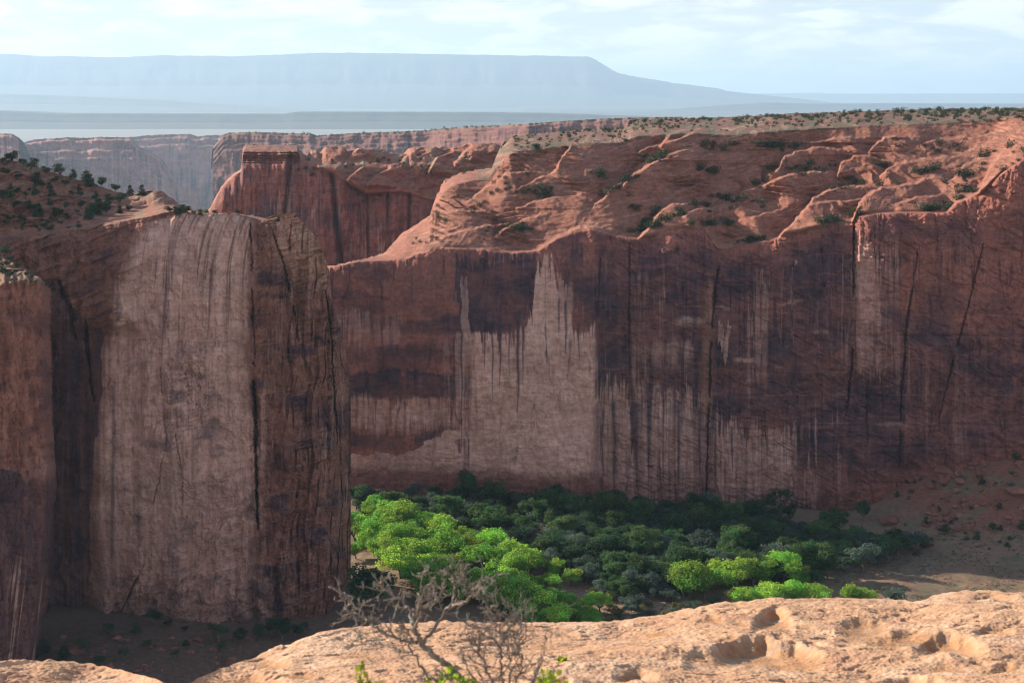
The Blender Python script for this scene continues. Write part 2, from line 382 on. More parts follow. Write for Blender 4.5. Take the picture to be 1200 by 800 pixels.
def far_depth(x, y):
    yr = far_rim(x); Yb = base_d(x)
    h = np.clip((y - yr) / (590 - yr), -1, 1.2)               # 0 rim .. 1 foot
    wall = Yb + 16 * (1 - np.clip(h, 0, 1)) + 3.5 * np.exp(-np.clip(h, 0, 2) / 0.04)
    wall = wall + 4.5 * fbm(x * 0.012, y * 0.006, 40, 4) + 1.6 * fbma(x * 0.05, y * 0.02, 41, 4) + 0.8 * strata(x, y, 42, 0.05, 0.07) + 1.0 * strata(x, y, 43, -.35, .13) * ss(690, 800, x)
    fls, _e = flake(x, y, 45, .018, .022, 4)
    wall = wall + 1.2 * lines(x, y, 400, .045, .007, .08, 0, .1) + 1.0 * lines(x, y, 408, .012, .07, .1, -.45, .05) * ss(690, 740, x)
    wall = wall + 3.2 * fls * (0.25 + .75 * ss(690, 740, x)) + .5 * fbm(x * .2, y * .16, 46, 4)
    # alcove with a roof line on the right of the pale panel and shallow arches
    wall = wall + 5.0 * ss(-3, 6, x - 697 + 3 * gn(y * .03, 1, 5)) * ss(790, 705, x) * ss(360, 430, y)
    wall = wall + 3.5 * ss(428, 452, y + 12 * gn(x * .02, 1, 6)) * ss(850, 1010, x) * ss(520, 480, y)
    wall = wall - 3.0 * ss(1003, 1008, x) * ss(1060, 1046, x) * ss(600, 400, y)
    wall = wall - 2.0 * ss(822, 826, x + 0.02 * (y - 400)) * ss(838, 832, x + 0.02 * (y - 400))
    wall = wall + 4.0 * np.exp(-(((x - 1062) / 14) ** 2 + ((y - 550) / 5) ** 2))
    for (yy, x0, x1) in ((433, 690, 1000), (464, 850, 1200), (497, 930, 1200), (523, 1000, 1200), (393, 1003, 1200), (361, 700, 860)):
        yl = yy + 2.0 * gn(x * .03, yy, 3)
        wall = wall + 1.1 * np.exp(-((y - yl) / 1.3) ** 2) * (x > x0) * (x < x1) - 0.9 * ss(yl - 1, yl + 1.5, y) * ss(yl + 22, yl + 2, y) * (x > x0) * (x < x1)
    for pts, w, d in CRACKS: wall = wall + d * 0.6 * crack(x, y, pts, w * .8, .2)
    # slickrock: climbs away from the rim to the plateau
    yt = top_s(x); ys_ = rim_s(x)
    q = np.clip((ys_ - y) / np.maximum(ys_ - yt, 6), 0, 1)
    Yr = Yb + 25
    plate = np.interp(x, [280, 389, 470, 591, 640, 735, 1000, 1400], [740, 760, 800, 900, 960, 1060, 1120, 1120])
    knee = 0.86
    span = np.clip(ys_ - yt, 0, 400)
    slick = Yr + (np.minimum(plate, 775) - Yr) * np.minimum(q / knee, 1) ** 1.0 + (plate - np.minimum(plate, 775)) * np.clip((q - knee) / (1 - knee), 0, 1) ** 1.6
    env = ss(0, 10, yr - y + 4)
    nz = 0
    w1 = fbm(x * .0065, y * .013, 50, 3); w2 = fbm(x * .016, y * .03, 51, 4)
    t2 = (y - 0.22 * x + 26 * w1 + 4 * w2) / 8.0; f2 = t2 - np.floor(t2); s2 = f2 - ss(0.86, 1.0, f2)
    a2 = 4.2 * np.clip(0.25 + 1.5 * gn(x * .016, y * .03, 57), 0.0, 1.4)
    nz = nz + domes(x, y) * 1.15 + a2 * s2 * ss(0.0, 0.12, q) * ss(1.0, 0.86, q)
    nz = nz + 2.2 * w2 + 0.7 * fbm(x * .07, y * .12, 53, 5) + 0.5 * strata(x, y, 55, 0.18, 0.30)
    slick = slick + env * nz * ss(0, 30, span)
    b = ss(-1.0, 2.0, yr - y)
    return wall * (1 - b) + slick * b
def far_paint(x, y):
    yr = far_rim(x); d = y - yr
    C = np.zeros(np.shape(x) + (3,)) + RED
    n1 = fbm(x * .015, y * .02, 60, 5); st = streaks(x, y, 61); st2 = streaks(x, y, 62, 0.11, 0.004); sb = strata(x, y, 63, 0.06, 0.08)
    sd = strata(x, y, 68, -0.35, 0.10)
    C = mix(C, BROWN, ss(-0.2, 0.5, n1 + 0.4 * sb))
    xj = x + 3 * gn(y * .05, x * .02, 64); yj = y + 30 * st * (0.6 + 1.3 * np.abs(gn(x * .03, 2.2, 75))) + 34 * st2
    ym = y + 7 * sb + 6 * n1
    def P(poly, k=1.0): return inpoly(xj, yj, poly) * k
    xq = x + 22 * n1 + 9 * gn(y * .11, x * .01, 79) + 10 * st2
    def Q(poly, k=1.0): return inpoly(xq, ym + 5 * st, poly) * k
    wallm = ss(0, 4, d)
    # general varnish over the middle and right of the wall
    va = ss(690, 705, x) * ss(1010, 990, x) * ss(4, 26, d + 8 * st2) * 0.72
    va = np.maximum(va, ss(1000, 1010, x) * ss(372, 396, ym) * 0.62)
    va = np.maximum(va, P([(538, 306), (640, 300), (632, 330), (622, 372), (600, 398), (545, 388), (530, 350)], 0.75))
    va = np.maximum(va, P([(648, 305), (690, 300), (700, 320), (699, 392), (672, 372), (660, 330)], 0.7))
    va = np.maximum(va, Q([(380, 437), (555, 437), (545, 466), (380, 466)], 0.85))
    va = np.maximum(va, Q([(380, 372), (620, 374), (615, 388), (545, 394), (380, 384)], 0.55))
    va = np.maximum(va, Q([(380, 405), (545, 404), (545, 420), (380, 424)], 0.5))
    va = np.maximum(va, Q([(380, 335), (440, 342), (455, 350), (380, 354)], 0.5))
    va = np.maximum(va, Q([(480, 508), (520, 504), (500, 520), (470, 528)], 0.75))
    va = np.maximum(va, Q([(380, 506), (470, 508), (460, 522), (380, 526)], 0.6))
    va = np.maximum(va, P([(925, 440), (1060, 440), (1060, 590), (915, 590), (930, 530)], 0.78))
    va = np.maximum(va, P([(1030, 300), (1055, 300), (1056, 430), (1036, 430)], 0.55))
    va = va * wallm * np.clip(0.85 + 0.55 * sb + 0.5 * n1 + 0.35 * st, 0.15, 1.25)
    C = mix(C, VARN, np.clip(va, 0, 0.93))
    _f, fe = flake(x, y, 45, .018, .022, 4)
    C = mix(C, VARN * .8, fe * wallm * .5 * (0.3 + .7 * ss(690, 740, x)))
    _f, fe2 = flake(x, y, 48, .05, .06, 3)
    C = mix(C, RED * .9, fe2 * wallm * .5)
    # red bedding picked out of the varnish on the right
    rb = ss(0.16, 0.5, strata(x, y, 65, 0.0, 0.10) + 0.5 * sd) * ss(690, 760, x) * wallm
    C = mix(C, BROWN * 1.1, rb * 0.65)
    # pale panels washed by water
    seep = curve([(500, 392), (546, 386), (597, 390), (607, 383), (618, 374), (625, 345), (630, 298), (647, 294), (652, 336), (661, 346), (666, 356), (673, 384), (690, 388), (696, 372), (720, 380)])(x + 2 * gn(y * .04, 1, 76))
    hl = hang(x + .8 * gn(y * .03, 5, 77), 78)
    below = y - seep - hl * ss(470, 560, x + 60)
    p1 = ss(-1.5, 3.0 + 5 * np.abs(st), below) * ss(522, 562, xj + 26 * st + 10 * st2) * ss(702, 695, xj + 5 * st - .10 * np.clip(470 - y, 0, 0) + .08 * np.clip(y - 470, 0, 120))
    pale = np.maximum(p1,
                      Q([(405, 532), (480, 526), (548, 500), (548, 596), (405, 596)], 0.85))
    pale = np.maximum(pale, P([(540, 330), (548, 330), (552, 395), (541, 395)], 0.5))
    pale = np.maximum(pale, P([(652, 330), (664, 326), (666, 372), (656, 372)], 0.6))
    pale = np.maximum(pale, P([(1004, 282), (1030, 296), (1034, 430), (1004, 438)], 0.62) * np.clip(0.8 + 0.5 * n1, 0, 1))
    pale = np.maximum(pale, P([(884, 318), (935, 322), (930, 342), (888, 338)], 0.4) * ss(0, .4, st))
    pale = np.maximum(pale, P([(842, 380), (856, 384), (852, 412), (842, 410)], 0.6))
    for (x0, x1, yseep, y1, sd_, kk, op) in ((690, 772, 440, 600, 140, 1.6, .75), (772, 830, 452, 600, 141, 1.3, .75), (838, 935, 488, 600, 142, 1.0, .8), (403, 550, 462, 506, 143, .7, .85), (388, 470, 366, 403, 144, .5, .45), (905, 960, 548, 600, 145, .8, .5), (1004, 1036, 280, 440, 146, 1.5, .35), (742, 812, 395, 425, 147, .5, .45)):
        bl = y - yseep - hang(x + .8 * gn(y * .03, sd_, 77), sd_, kk) + 14 * n1 - 10 * st2
        pale = np.maximum(pale, op * ss(-2, 8, bl) * ss(x0 - 9, x0 + 9, xj + 14 * st) * ss(x1 + 9, x1 - 9, xj + 14 * st2) * ss(y1 + 4, y1 - 16, ym - 26 * st) * np.clip(.75 + .9 * st, 0.0, 1))
    for (cx, cy, a, b2, k) in ((808, 376, 17, 5, .55), (872, 422, 12, 3, .6), (925, 353, 14, 2, .5), (850, 360, 12, 2, .4), (960, 388, 14, 3, .3), (1045, 497, 22, 2, .35), (770, 410, 8, 14, .35), (790, 412, 5, 16, .4), (668, 350, 4, 22, .5)):
        pale = np.maximum(pale, np.exp(-(((x + 3 * n1 - cx) / a) ** 2 + ((ym - cy) / b2) ** 2) ** 2) * k)
    pale = pale * wallm
    C = mix(C, PALE * (1 + 0.14 * n1 + 0.10 * strata(x, y, 74, .12, .3) - .25 * fe2)[..., None], np.clip(pale, 0, 1) * np.clip(.95 + .25 * n1, .6, 1))
    lg = streaks(x, y, 470, .10, .0022); fs = streaks(x, y, 474, .30, .0045)
    zone = ss(692, 702, x) * ss(1210, 1000, x) * ss(8, 40, d + 30 * lg) * wallm * np.clip(.55 + 1.1 * gn(x * .012, y * .012, 478), .1, 1)
    C = mix(C, VARN * .85, zone * ss(.18, .26, lg + .35 * fs) * .75)
    C = mix(C, PALE * .72, zone * ss(.30, .38, -lg + .45 * fs) * .55)
    C = mix(C, PALE * .8, zone * ss(.34, .42, fs) * ss(.0, .3, gn(x * .05, y * .03, 479)) * .45)
    # drips running down over the pale rock
    drip = 0
    for (dx, y0, y1, w) in ((568, 372, 440, 1.6), (577, 372, 470, 1.4), (586, 372, 455, 2.0), (597, 380, 440, 1.2), (607, 372, 492, 2.4), (613, 385, 450, 1.4), (663, 352, 418, 2.2), (668, 400, 412, 3), (655, 350, 395, 1.6),
                            (541, 390, 530, 1.6), (532, 395, 480, 1.0), (640, 380, 430, .9), (678, 380, 430, 1.1), (720, 470, 590, 2.6), (706, 480, 585, 1.6), (745, 470, 560, 5), (760, 450, 570, 4), (795, 470, 590, 2), (858, 500, 560, 2), (820, 480, 590, 2)):
        xx = dx + 1.2 * gn(y * .03, dx, 66)
        wv = w * np.clip(1.15 - (y - y0) / (y1 - y0), 0.1, 1)
        drip = np.maximum(drip, np.exp(-((x - xx) / wv) ** 2) * ss(y0 - 8, y0 + 5, y) * ss(y1 + 10, y1 - 15, y))
    fine = ss(0.12, 0.5, streaks(x, y, 67, 0.42, 0.010)) * ss(395, 330, y + 30 * st) * 0.4
    C = mix(C, VARN * 1.1, np.clip(np.maximum(drip * 0.85, fine * (x < 1000) * wallm), 0, 1))
    # foot of the wall: redder, thin bedded
    C = mix(C, RED * (0.85 + 0.25 * strata(x, y, 69, .04, .35))[..., None], ss(548, 566, ym + 0.035 * np.abs(x - 700)) * (0.62 * ss(740, 680, x) + 0.3) * wallm)
    C = mix(C, RED * 0.85, ss(560, 590, ym + (x - 980) * 0.25) * ss(940, 1010, x) * 0.85)
    jv = lines(x, y, 400, .045, .007, .06, 0, .1); bd = np.maximum(lines(x, y, 404, .007, .06, .08, .04, .05), lines(x, y, 408, .012, .07, .08, -.45, .05))
    rz = ss(690, 740, x)
    C = mix(C, VARN * .75, wallm * (jv * (.06 + .18 * rz) + bd * (.06 + .24 * rz)) * np.clip(.55 + 1.2 * gn(x * .011, y * .013, 415), .1, 1))
    C = mix(C, RED * 1.15, wallm * rz * lines(x, y + 2.2, 404, .007, .06, .07, .04, .05) * .4)
    C = C * (1 + .15 * fbm(x * .16, y * .14, 412, 4) + .09 * gn(x * .5, y * .42, 413))[..., None]
    # rust rib by the long crack; recess shade is painted dark along the cracks
    rib = ss(820, 824, x + .02 * (y - 400)) * ss(838, 833, x + .02 * (y - 400)) * ss(320, 350, y) * ss(500, 470, y)
    C = mix(C, ORANGE * 0.75, rib * np.clip(0.6 + n1, 0, 1) * 0.8)
    for pts, w, dd in CRACKS: C = mix(C, VARN * 0.9, crack(x, y, pts, w * .7, .2) * 0.25)
    for (yy, x0, x1) in ((433, 690, 1000), (464, 850, 1200), (497, 930, 1200), (470, 470, 830), (361, 700, 860)):
        yl = yy + 2.0 * gn(x * .03, yy, 3)
        C = mix(C, PALE * 0.8, np.exp(-((y - yl + 1.4) / .8) ** 2) * (x > x0) * (x < x1) * 0.35 * ss(-.3, .2, gn(x * .02, yy, 71)))
    # slickrock colours
    sl = np.zeros(np.shape(x) + (3,)) + np.array([0.255, 0.100, 0.064])
    s3 = strata(x, y, 70, 0.2, 0.30); s4 = fbm(x * .02, y * .04, 72, 4)
    sl = mix(sl, [0.36, 0.170, 0.110], ss(0.0, 0.7, s3 + 0.6 * s4) * 0.6)
    sl = mix(sl, [0.165, 0.064, 0.044], ss(0.15, 0.8, -s3 * 0.6 + s4) * 0.6)
    pb = ss(1.0, .80, (y - far_top0(x)) / np.maximum(.17 * (yr - far_top0(x)), 4)) * (x > 560)
    sl = mix(sl, [0.150, 0.070, 0.050], pb * .9)
    sl = mix(sl, [0.085, 0.080, 0.045], pb * ss(-.25, .2, fbm(x * .05, y * .22, 73, 4)) * .85)
    sl = mix(sl, [0.36, 0.24, 0.165], pb * ss(.1, .4, strata(x, y, 77, .02, .5)) * .6)
    sl = mix(sl, [0.15, 0.068, 0.05], np.maximum(np.maximum(lines(x, y, 440, .010, .10, .09, .25, -.1), .8 * lines(x, y, 484, .014, .19, .12, .32, -.05)), .9 * lines(x, y, 444, .03, .05, .07, .9, .0)) * .62)
    sl = mix(sl, [0.40, 0.20, 0.135], lines(x, y + 1.2, 440, .010, .10, .08, .25, -.1) * .45)
    sl = sl * (1 + .18 * fbm(x * .12, y * .2, 448, 4) + .12 * gn(x * .5, y * .6, 449))[..., None]
    cap = ss(150, 155, y + 2 * s4) * ss(165, 158, y) * ss(560, 600, x) * ss(760, 735, x)
    sl = mix(sl, [0.19, 0.085, 0.065], cap * 0.6)
    return mix(C, [0, 0, 0], 0 * d) * ss(-2, 3, d)[..., None] + sl * (1 - ss(-2, 3, d))[..., None]
xs_far = np.concatenate([np.arange(330, 372, 3.0), np.arange(372, 1225, 0.85), np.arange(1226, 1400, 3.0)])
S_far = Sheet('cliff', xs_far, far_top, far_base, 620, far_depth, far_paint, M_cliff, back=(0, 1, 0), blen=260, fall=90)
tag(S_far.o, 'streaked sandstone canyon wall with domed slickrock above the trees', 'cliff', kind='structure')

# ------------------------------------------------------------------ near left wall (promontory)
left_top0 = curve([(-120, 172), (-60, 180), (0, 186), (30, 191), (75, 206), (110, 216), (150, 229), (168, 228), (180, 223), (192, 225), (203, 234), (215, 243), (240, 250), (276, 250), (309, 255), (317, 262), (322, 260),
                   (331, 254), (344, 250), (352, 257), (360, 266), (371, 279), (379, 296), (384, 314), (387, 340), (392, 362), (400, 388), (405, 412), (409, 432), (412, 470), (414, 540), (413.5, 640), (412, 700), (411, 790)])
def left_top(x): return left_top0(x) + (1.4 * gn(x * .13, 0, 17) + 0.9 * gn(x * .5, 0, 18)) * ss(384, 375, x) + 1.5 * gn(left_top0(x) * .06, 0, 19) * ss(375, 386, x)
left_rim = curve([(-120, 300), (0, 280), (60, 272), (130, 262), (170, 256), (205, 248), (240, 251), (276, 250.5), (320, 262), (411, 250)])
LCR = [([(297, 425), (299, 470), (301, 545), (303, 620)], 3.2, 8), ([(293, 262), (296, 330), (298, 420)], 1.8, 3), ([(188, 430), (192, 480), (195, 512), (187, 560), (179, 590)], 1.1, 1.6),
       ([(206, 508), (212, 560), (214, 588)], .9, 1.2), ([(100, 375), (104, 420), (110, 470)], 3.2, 6), ([(70, 330), (82, 365), (88, 395)], 6.0, 6), ([(168, 662), (152, 695), (134, 735)], 1.7, 4),
       ([(380, 340), (387, 370), (390, 440), (396, 520)], 2.0, 4), ([(398, 500), (400, 590), (392, 700)], 1.6, 3), ([(316, 262), (330, 300), (341, 345), (350, 400)], 2.0, 3)]
def crumbly(x, y):
    n = 12 * gn(x * .05, y * .05, 97) + 8 * gn(x * .13, y * .1, 98)
    return np.maximum(np.exp(-(((x + n - 222) / 46) ** 2 + ((y + n - 455) / 58) ** 2) ** 2), np.maximum(ss(655, 700, y + n), .8 * np.exp(-(((x + n - 268) / 26) ** 2 + ((y + n - 630) / 80) ** 2) ** 2)))
def n1_(x, y): return fbm(x * .02, y * .02, 185, 4)
def left_depth(x, y):
    yr = left_rim(x)
    Yb = np.interp(x, [-120, 0, 60, 110, 200, 290, 300, 345, 380, 411], [486, 496, 508, 508, 503, 510, 515, 522, 531, 545])
    h = np.clip((y - yr) / (750 - yr), 0, 1)
    wall = Yb + 13 * (1 - h) + 6 * np.exp(-h / 0.03) - 3 * ss(0.8, 1, h)
    rough = 0.35 + 0.65 * np.maximum(ss(285, 300, x), np.maximum(ss(120, 90, x), ss(640, 720, y)))
    wall = wall + 2.0 * fbm(x * .014, y * .008, 80, 4) + rough * (2.2 * fbma(x * .055, y * .018, 81, 4) + 1.4 * strata(x, y, 82, -0.15, 0.07))
    fa, _e = flake(x, y, 84, .020, .011, 5); fb, _e = flake(x, y, 94, .045, .030, 4)        # spalled flakes with sharp edges
    wall = wall + 1.8 * fbma(x * .05, y * .006, 198, 3) + 5.0 * fa * (0.5 + 0.5 * rough) + 2.2 * fb * (.25 + .75 * np.maximum(rough, crumbly(x, y))) + 0.6 * fbm(x * .15, y * .10, 85, 4) * rough
    # overhanging bedded brow at the upper left
    brow = ss(175, 140, x) * ss(395, 372, y + 10 * gn(x * .05, 0, 3))
    tb = (y + .40 * x + 3 * n1_(x, y)) / 13; tb = tb - np.floor(tb)
    wall = wall - 7 * brow + (2.0 * strata(x, y, 86, 0.35, 0.11) - 2.4 * (tb - ss(.88, 1, tb)) * np.clip(.5 + 1.6 * gn(x * .02, y * .03, 187), 0, 1.4) + 5 * np.clip((300 - y) / 60, -1, 1)) * brow
    wall = wall + 6 * ss(58, 64, x) * ss(118, 100, x) * ss(400, 480, y)
    xr_ = x - 0.02 * (y - 400) + 7 * gn(y * .018, 1, 190) + 3.5 * gn(y * .06, x * .02, 192)
    wall = wall - 5.0 * ss(292, 300, xr_) * ss(250, 300, y) - 2.6 * ss(334, 339, xr_ + .05 * (y - 400)) + 5.0 * ss(366, 372, xr_ - .04 * (y - 420)) * ss(330, 300, y * 0 + 320)
    ux = x + 5 * gn(y * .02, 1, 181) + .06 * (y - 400); blk = np.floor(ux / 17 + .5 * gn(x * .02, y * .012, 182)); jt = ux / 17 + .5 * gn(x * .02, y * .012, 182) - blk
    wall = wall + ss(318, 345, x) * (3.4 * gn(blk * 3.7, y * .004, 183) + 3.0 * np.exp(-((jt - .5) / .05) ** 2) * ss(-.2, .3, gn(blk, y * .02, 186)))
    vb = (y + .35 * x + 8 * n1_(x, y)) / 24; kb = np.floor(vb); fb_ = vb - kb
    wall = wall + ss(325, 350, x) * (2.4 * gn(kb * 2.3, x * .02, 184) - 2.2 * fb_ * ss(430, 300, y))
    led = strata(x, y, 87, 0.25, 0.12) * ss(330, 350, x) * ss(420, 360, y)
    wall = wall + 2.5 * led
    rzd = np.maximum(ss(296, 304, x), crumbly(x, y))
    wall = wall + (.9 * lines(x, y, 420, .06, .009, .09, 0, .1) + .9 * lines(x, y, 428, .014, .075, .1, .32, .0)) * (.15 + .85 * rzd)
    for pts, w, d in LCR: wall = wall + d * crack(x, y, pts, w, .3)
    # round the prow at the right end
    wall = wall + 26 * ss(383, 414, x) ** 2
    # the top climbs back to the left
    yt = left_top0(x); q = np.clip((yr - y) / np.maximum(yr - yt, 5), 0, 1)
    tz = (y + .25 * x + 7 * n1_(x, y)) / 8.5; tz = tz - np.floor(tz)
    top = Yb + 16 + 3.4 * (tz - ss(.85, 1, tz)) * ss(0, .3, q) + .22 * (x - 60) * ss(0, .5, q) + 52 * q ** 1.15 + (6.0 * fbm(x * .03, y * .06, 88, 5) + 3 * (np.mod((y + 3 * fbm(x * .03, y * .05, 89, 3)) * .075, 1) - .5)) * ss(0, .25, q)
    b = ss(-1, 2.5, yr - y) * (x < 318)
    return wall * (1 - b) + top * b
def left_paint(x, y):
    yr = left_rim(x); d = y - yr
    n1 = fbm(x * .02, y * .02, 100, 5); st = streaks(x, y, 101, .22, .006); st2 = streaks(x, y, 102, .1, .004); sb = strata(x, y, 103, -0.2, 0.09)
    C = np.zeros(np.shape(x) + (3,)) + np.array([0.225, 0.090, 0.058])
    C = mix(C, BROWN * 0.8, ss(-0.1, 0.6, n1 + .5 * sb) * 0.8)
    xj = x + 4 * gn(y * .04, x * .02, 104) + 3 * n1; yj = y + 14 * st + 10 * st2
    # bedded brow
    br = inpoly(xj, yj, [(-130, 240), (175, 240), (165, 300), (140, 345), (128, 385), (60, 400), (-130, 400)]) * 1.0
    C = mix(C, [0.225, 0.088, 0.055], br * 0.8); C = mix(C, VARN * 1.15, br * ss(0.0, 0.5, strata(x, y, 105, 0.35, 0.12) + 0.25 * n1) * 0.75)
    C = mix(C, [0.33, 0.16, 0.10], br * ss(0.2, 0.6, strata(x, y, 106, 0.35, 0.16)) * 0.55)
    # the great pale panel
    pale = softpoly(xj + 7 * gn(y * .018, x * .01, 190) + 12 * st * ss(330, 300, y * 0 + 310), y + 4 * st, [(172, 262), (212, 250), (288, 250), (290, 330), (285, 400), (296, 480), (304, 560), (306, 640), (318, 760), (108, 760), (112, 600), (118, 480), (128, 420), (136, 350), (152, 300)], 7.0)
    pc = PALE * .97 * (0.97 + 0.14 * n1 + 0.12 * st)[..., None]
    pc = mix(pc, [0.36, 0.20, 0.145], ss(-.1, .5, fbm(x * .012, y * .02, 107, 4)) * 0.6)
    pc = mix(pc, [0.30, 0.140, 0.096], ss(560, 720, y + 30 * n1) * 0.75)
    C = mix(C, pc, pale * 0.95)
    # long brown drips curving from the lip
    xc = x - 17 * np.exp(-(y - 250) / 24) + 0.05 * (y - 300) + 1.5 * gn(y * .02, x * .05, 108)
    ds = fbma(xc * .105, y * .004, 119, 3, .7, 2.2) + .25 * gn(xc * .5, y * .02, 120)
    drip = ss(.02, .30, ds) * ss(420, 290, y + 130 * gn(xc * .12, 3, 121)) * ss(158, 172, xc) * ss(296, 288, x)
    C = mix(C, [0.135, 0.068, 0.052], np.clip(drip, 0, 1) * 0.82)
    lgs = streaks(x, y, 196, .13, .0026)
    C = mix(C, [.33, .165, .12], ss(.14, .32, lgs) * pale * .32); C = mix(C, [.56, .32, .25], ss(.16, .4, -lgs) * pale * .3)
    fine = ss(0.10, 0.5, streaks(x, y, 109, .30, .006)) * pale
    C = mix(C, [0.26, 0.135, 0.10], fine * 0.35)
    cr = crumbly(x, y) * pale
    _f, e1 = flake(x, y, 84, .020, .011, 5); _f, e2 = flake(x, y, 94, .045, .030, 4); _f, e3 = flake(x, y, 99, .09, .07, 4)
    C = mix(C, VARN, np.clip(e1 * (.55 + .25 * cr) + e2 * (.25 + .45 * cr) + .6 * e3 * (.10 + .5 * cr), 0, .8) * (0.35 + .65 * pale))
    C = mix(C, [0.20, 0.11, 0.088], cr * ss(-.05, .45, fbm(x * .05, y * .05, 122, 5)) * .6)
    C = mix(C, RED * .8, (e2 * .4 + e3 * .4) * (1 - pale))
    # desert varnish: the dark slot at the left and blotches at the right
    va = inpoly(xj, yj, [(56, 330), (92, 372), (120, 388), (118, 470), (108, 560), (104, 670), (92, 760), (56, 760)]) * 0.9 * np.clip(.85 + .4 * st, .3, 1)
    va = va * (1 - 0.75 * ss(0.05, .3, streaks(x, y, 110, .28, .004)) * ss(640, 690, y)) * np.clip(.8 + .7 * streaks(x, y, 439, .16, .004) + .35 * n1, .25, 1)
    va = np.maximum(va, np.exp(-((x - 133 - (y - 500) * -.012) / 2.4) ** 2) * ss(420, 460, y) * ss(690, 640, y) * .55)
    va = np.maximum(va, ss(298, 304, xj) * ss(0.0, 0.55, fbm(x * .02, y * .035, 111, 5) + .35 * sb + .3 * st) * 0.8)
    va = np.maximum(va, ss(0.25, 0.6, fbm(x * .022, y * .03, 112, 5) + .25 * strata(x, y, 113, .3, .1)) * ss(380, 440, y) * pale * .5)
    va = np.maximum(va, ss(0.1, 0.5, fbm(x * .03, y * .03, 114, 4)) * ss(655, 700, y) * ss(225, 250, x) * .7)
    C = mix(C, VARN * 1.05, np.clip(va, 0, .92) * ss(0, 6, d))
    jv = np.maximum(lines(x, y, 420, .06, .009, .07, 0, -.05), lines(x + .5 * y, y, 424, .05, .014, .06, 0, .1)); bd = np.maximum(lines(x, y, 428, .014, .075, .08, .32, .0), lines(x, y, 432, .012, .06, .07, -.3, .1))
    rz = np.maximum(ss(296, 304, xj), np.maximum(cr, .8 * br))
    C = mix(C, VARN * .7, np.clip(jv * (.05 + .22 * rz) + bd * (.03 + .22 * rz), 0, .7) * ss(0, 5, d) * np.clip(.5 + 1.3 * gn(x * .018, y * .014, 438), .08, 1))
    C = mix(C, [.36, .19, .125], ss(298, 304, xj) * (lines(x + 2.5, y + 1, 420, .06, .009, .06, 0, -.05) * .45 + lines(x, y + 2, 428, .014, .075, .07, .32, .0) * .4))
    C = C * (1 + .20 * fbm(x * .13, y * .12, 436, 4) * (.4 + .6 * rz) + .14 * gn(x * .5, y * .45, 437) * (.3 + .7 * rz))[..., None]
    pr = ss(314, 340, x) * ss(345, 300, y - .55 * (x - 350) + 14 * n1)
    C = mix(C, np.array([0.43, 0.215, 0.135]) * (1 + .6 * strata(x, y, 115, .28, .18))[..., None], pr * .9)  # orange ledges, lightened to paint sunlight onto the end knob
    C = mix(C, [.34, .165, .11], ss(372, 384, x + 4 * n1) * ss(.0, .4, fbm(x * .03, y * .012, 193, 4)) * .6)
    C = mix(C, PALE * .85, np.exp(-((x - 308.5 - 2 * gn(y * .02, 1, 194)) / 3.2) ** 2) * ss(445, 470, y) * ss(560, 530, y) * (.4 + .6 * ss(-.1, .2, streaks(x, y, 195, .5, .004))))
    C = mix(C, VARN, pr * lines(x, y, 460, .02, .13, .10, .30, -.1) * .75)
    C = mix(C, PALE * .8, ss(302, 312, xj) * ss(0.25, .55, streaks(x, y, 116, .15, .008)) * .4 * ss(700, 600, y))
    for pts, w, dd in LCR: C = mix(C, VARN * .9, crack(x, y, pts, w * .75, .3) * .3)  # shade inside the cracks painted into the rock colour
    tp = np.zeros(np.shape(x) + (3,)) + np.array([0.235, 0.098, 0.062])
    tp = mix(tp, [0.34, 0.165, 0.105], ss(0, .6, strata(x, y, 117, .25, .3)) * .7); tp = mix(tp, [0.10, 0.048, 0.036], lines(x, y, 199, .012, .12, .1, .25, -.1) * .6)
    tp = mix(tp, [0.20, 0.15, 0.10], ss(0.1, .5, fbm(x * .04, y * .08, 118, 4)) * .55)
    k = (ss(-2, 3, d) * (x < 318) + (x >= 318))[..., None]
    return C * k + tp * (1 - k)
xs_left = np.concatenate([np.arange(-120, -4, 2.5), np.arange(-4, 378, 0.8), np.linspace(378, 411, 130)])
S_left = Sheet('cliff', xs_left, left_top, curve([(-120, 800), (420, 800)]), 720, left_depth, left_paint, M_cliff, back=(-0.97, 0.25, 0), blen=90, fall=60)
tag(S_left.o, 'tall pale sandstone promontory on the left streaked with brown drips', 'cliff', kind='structure')

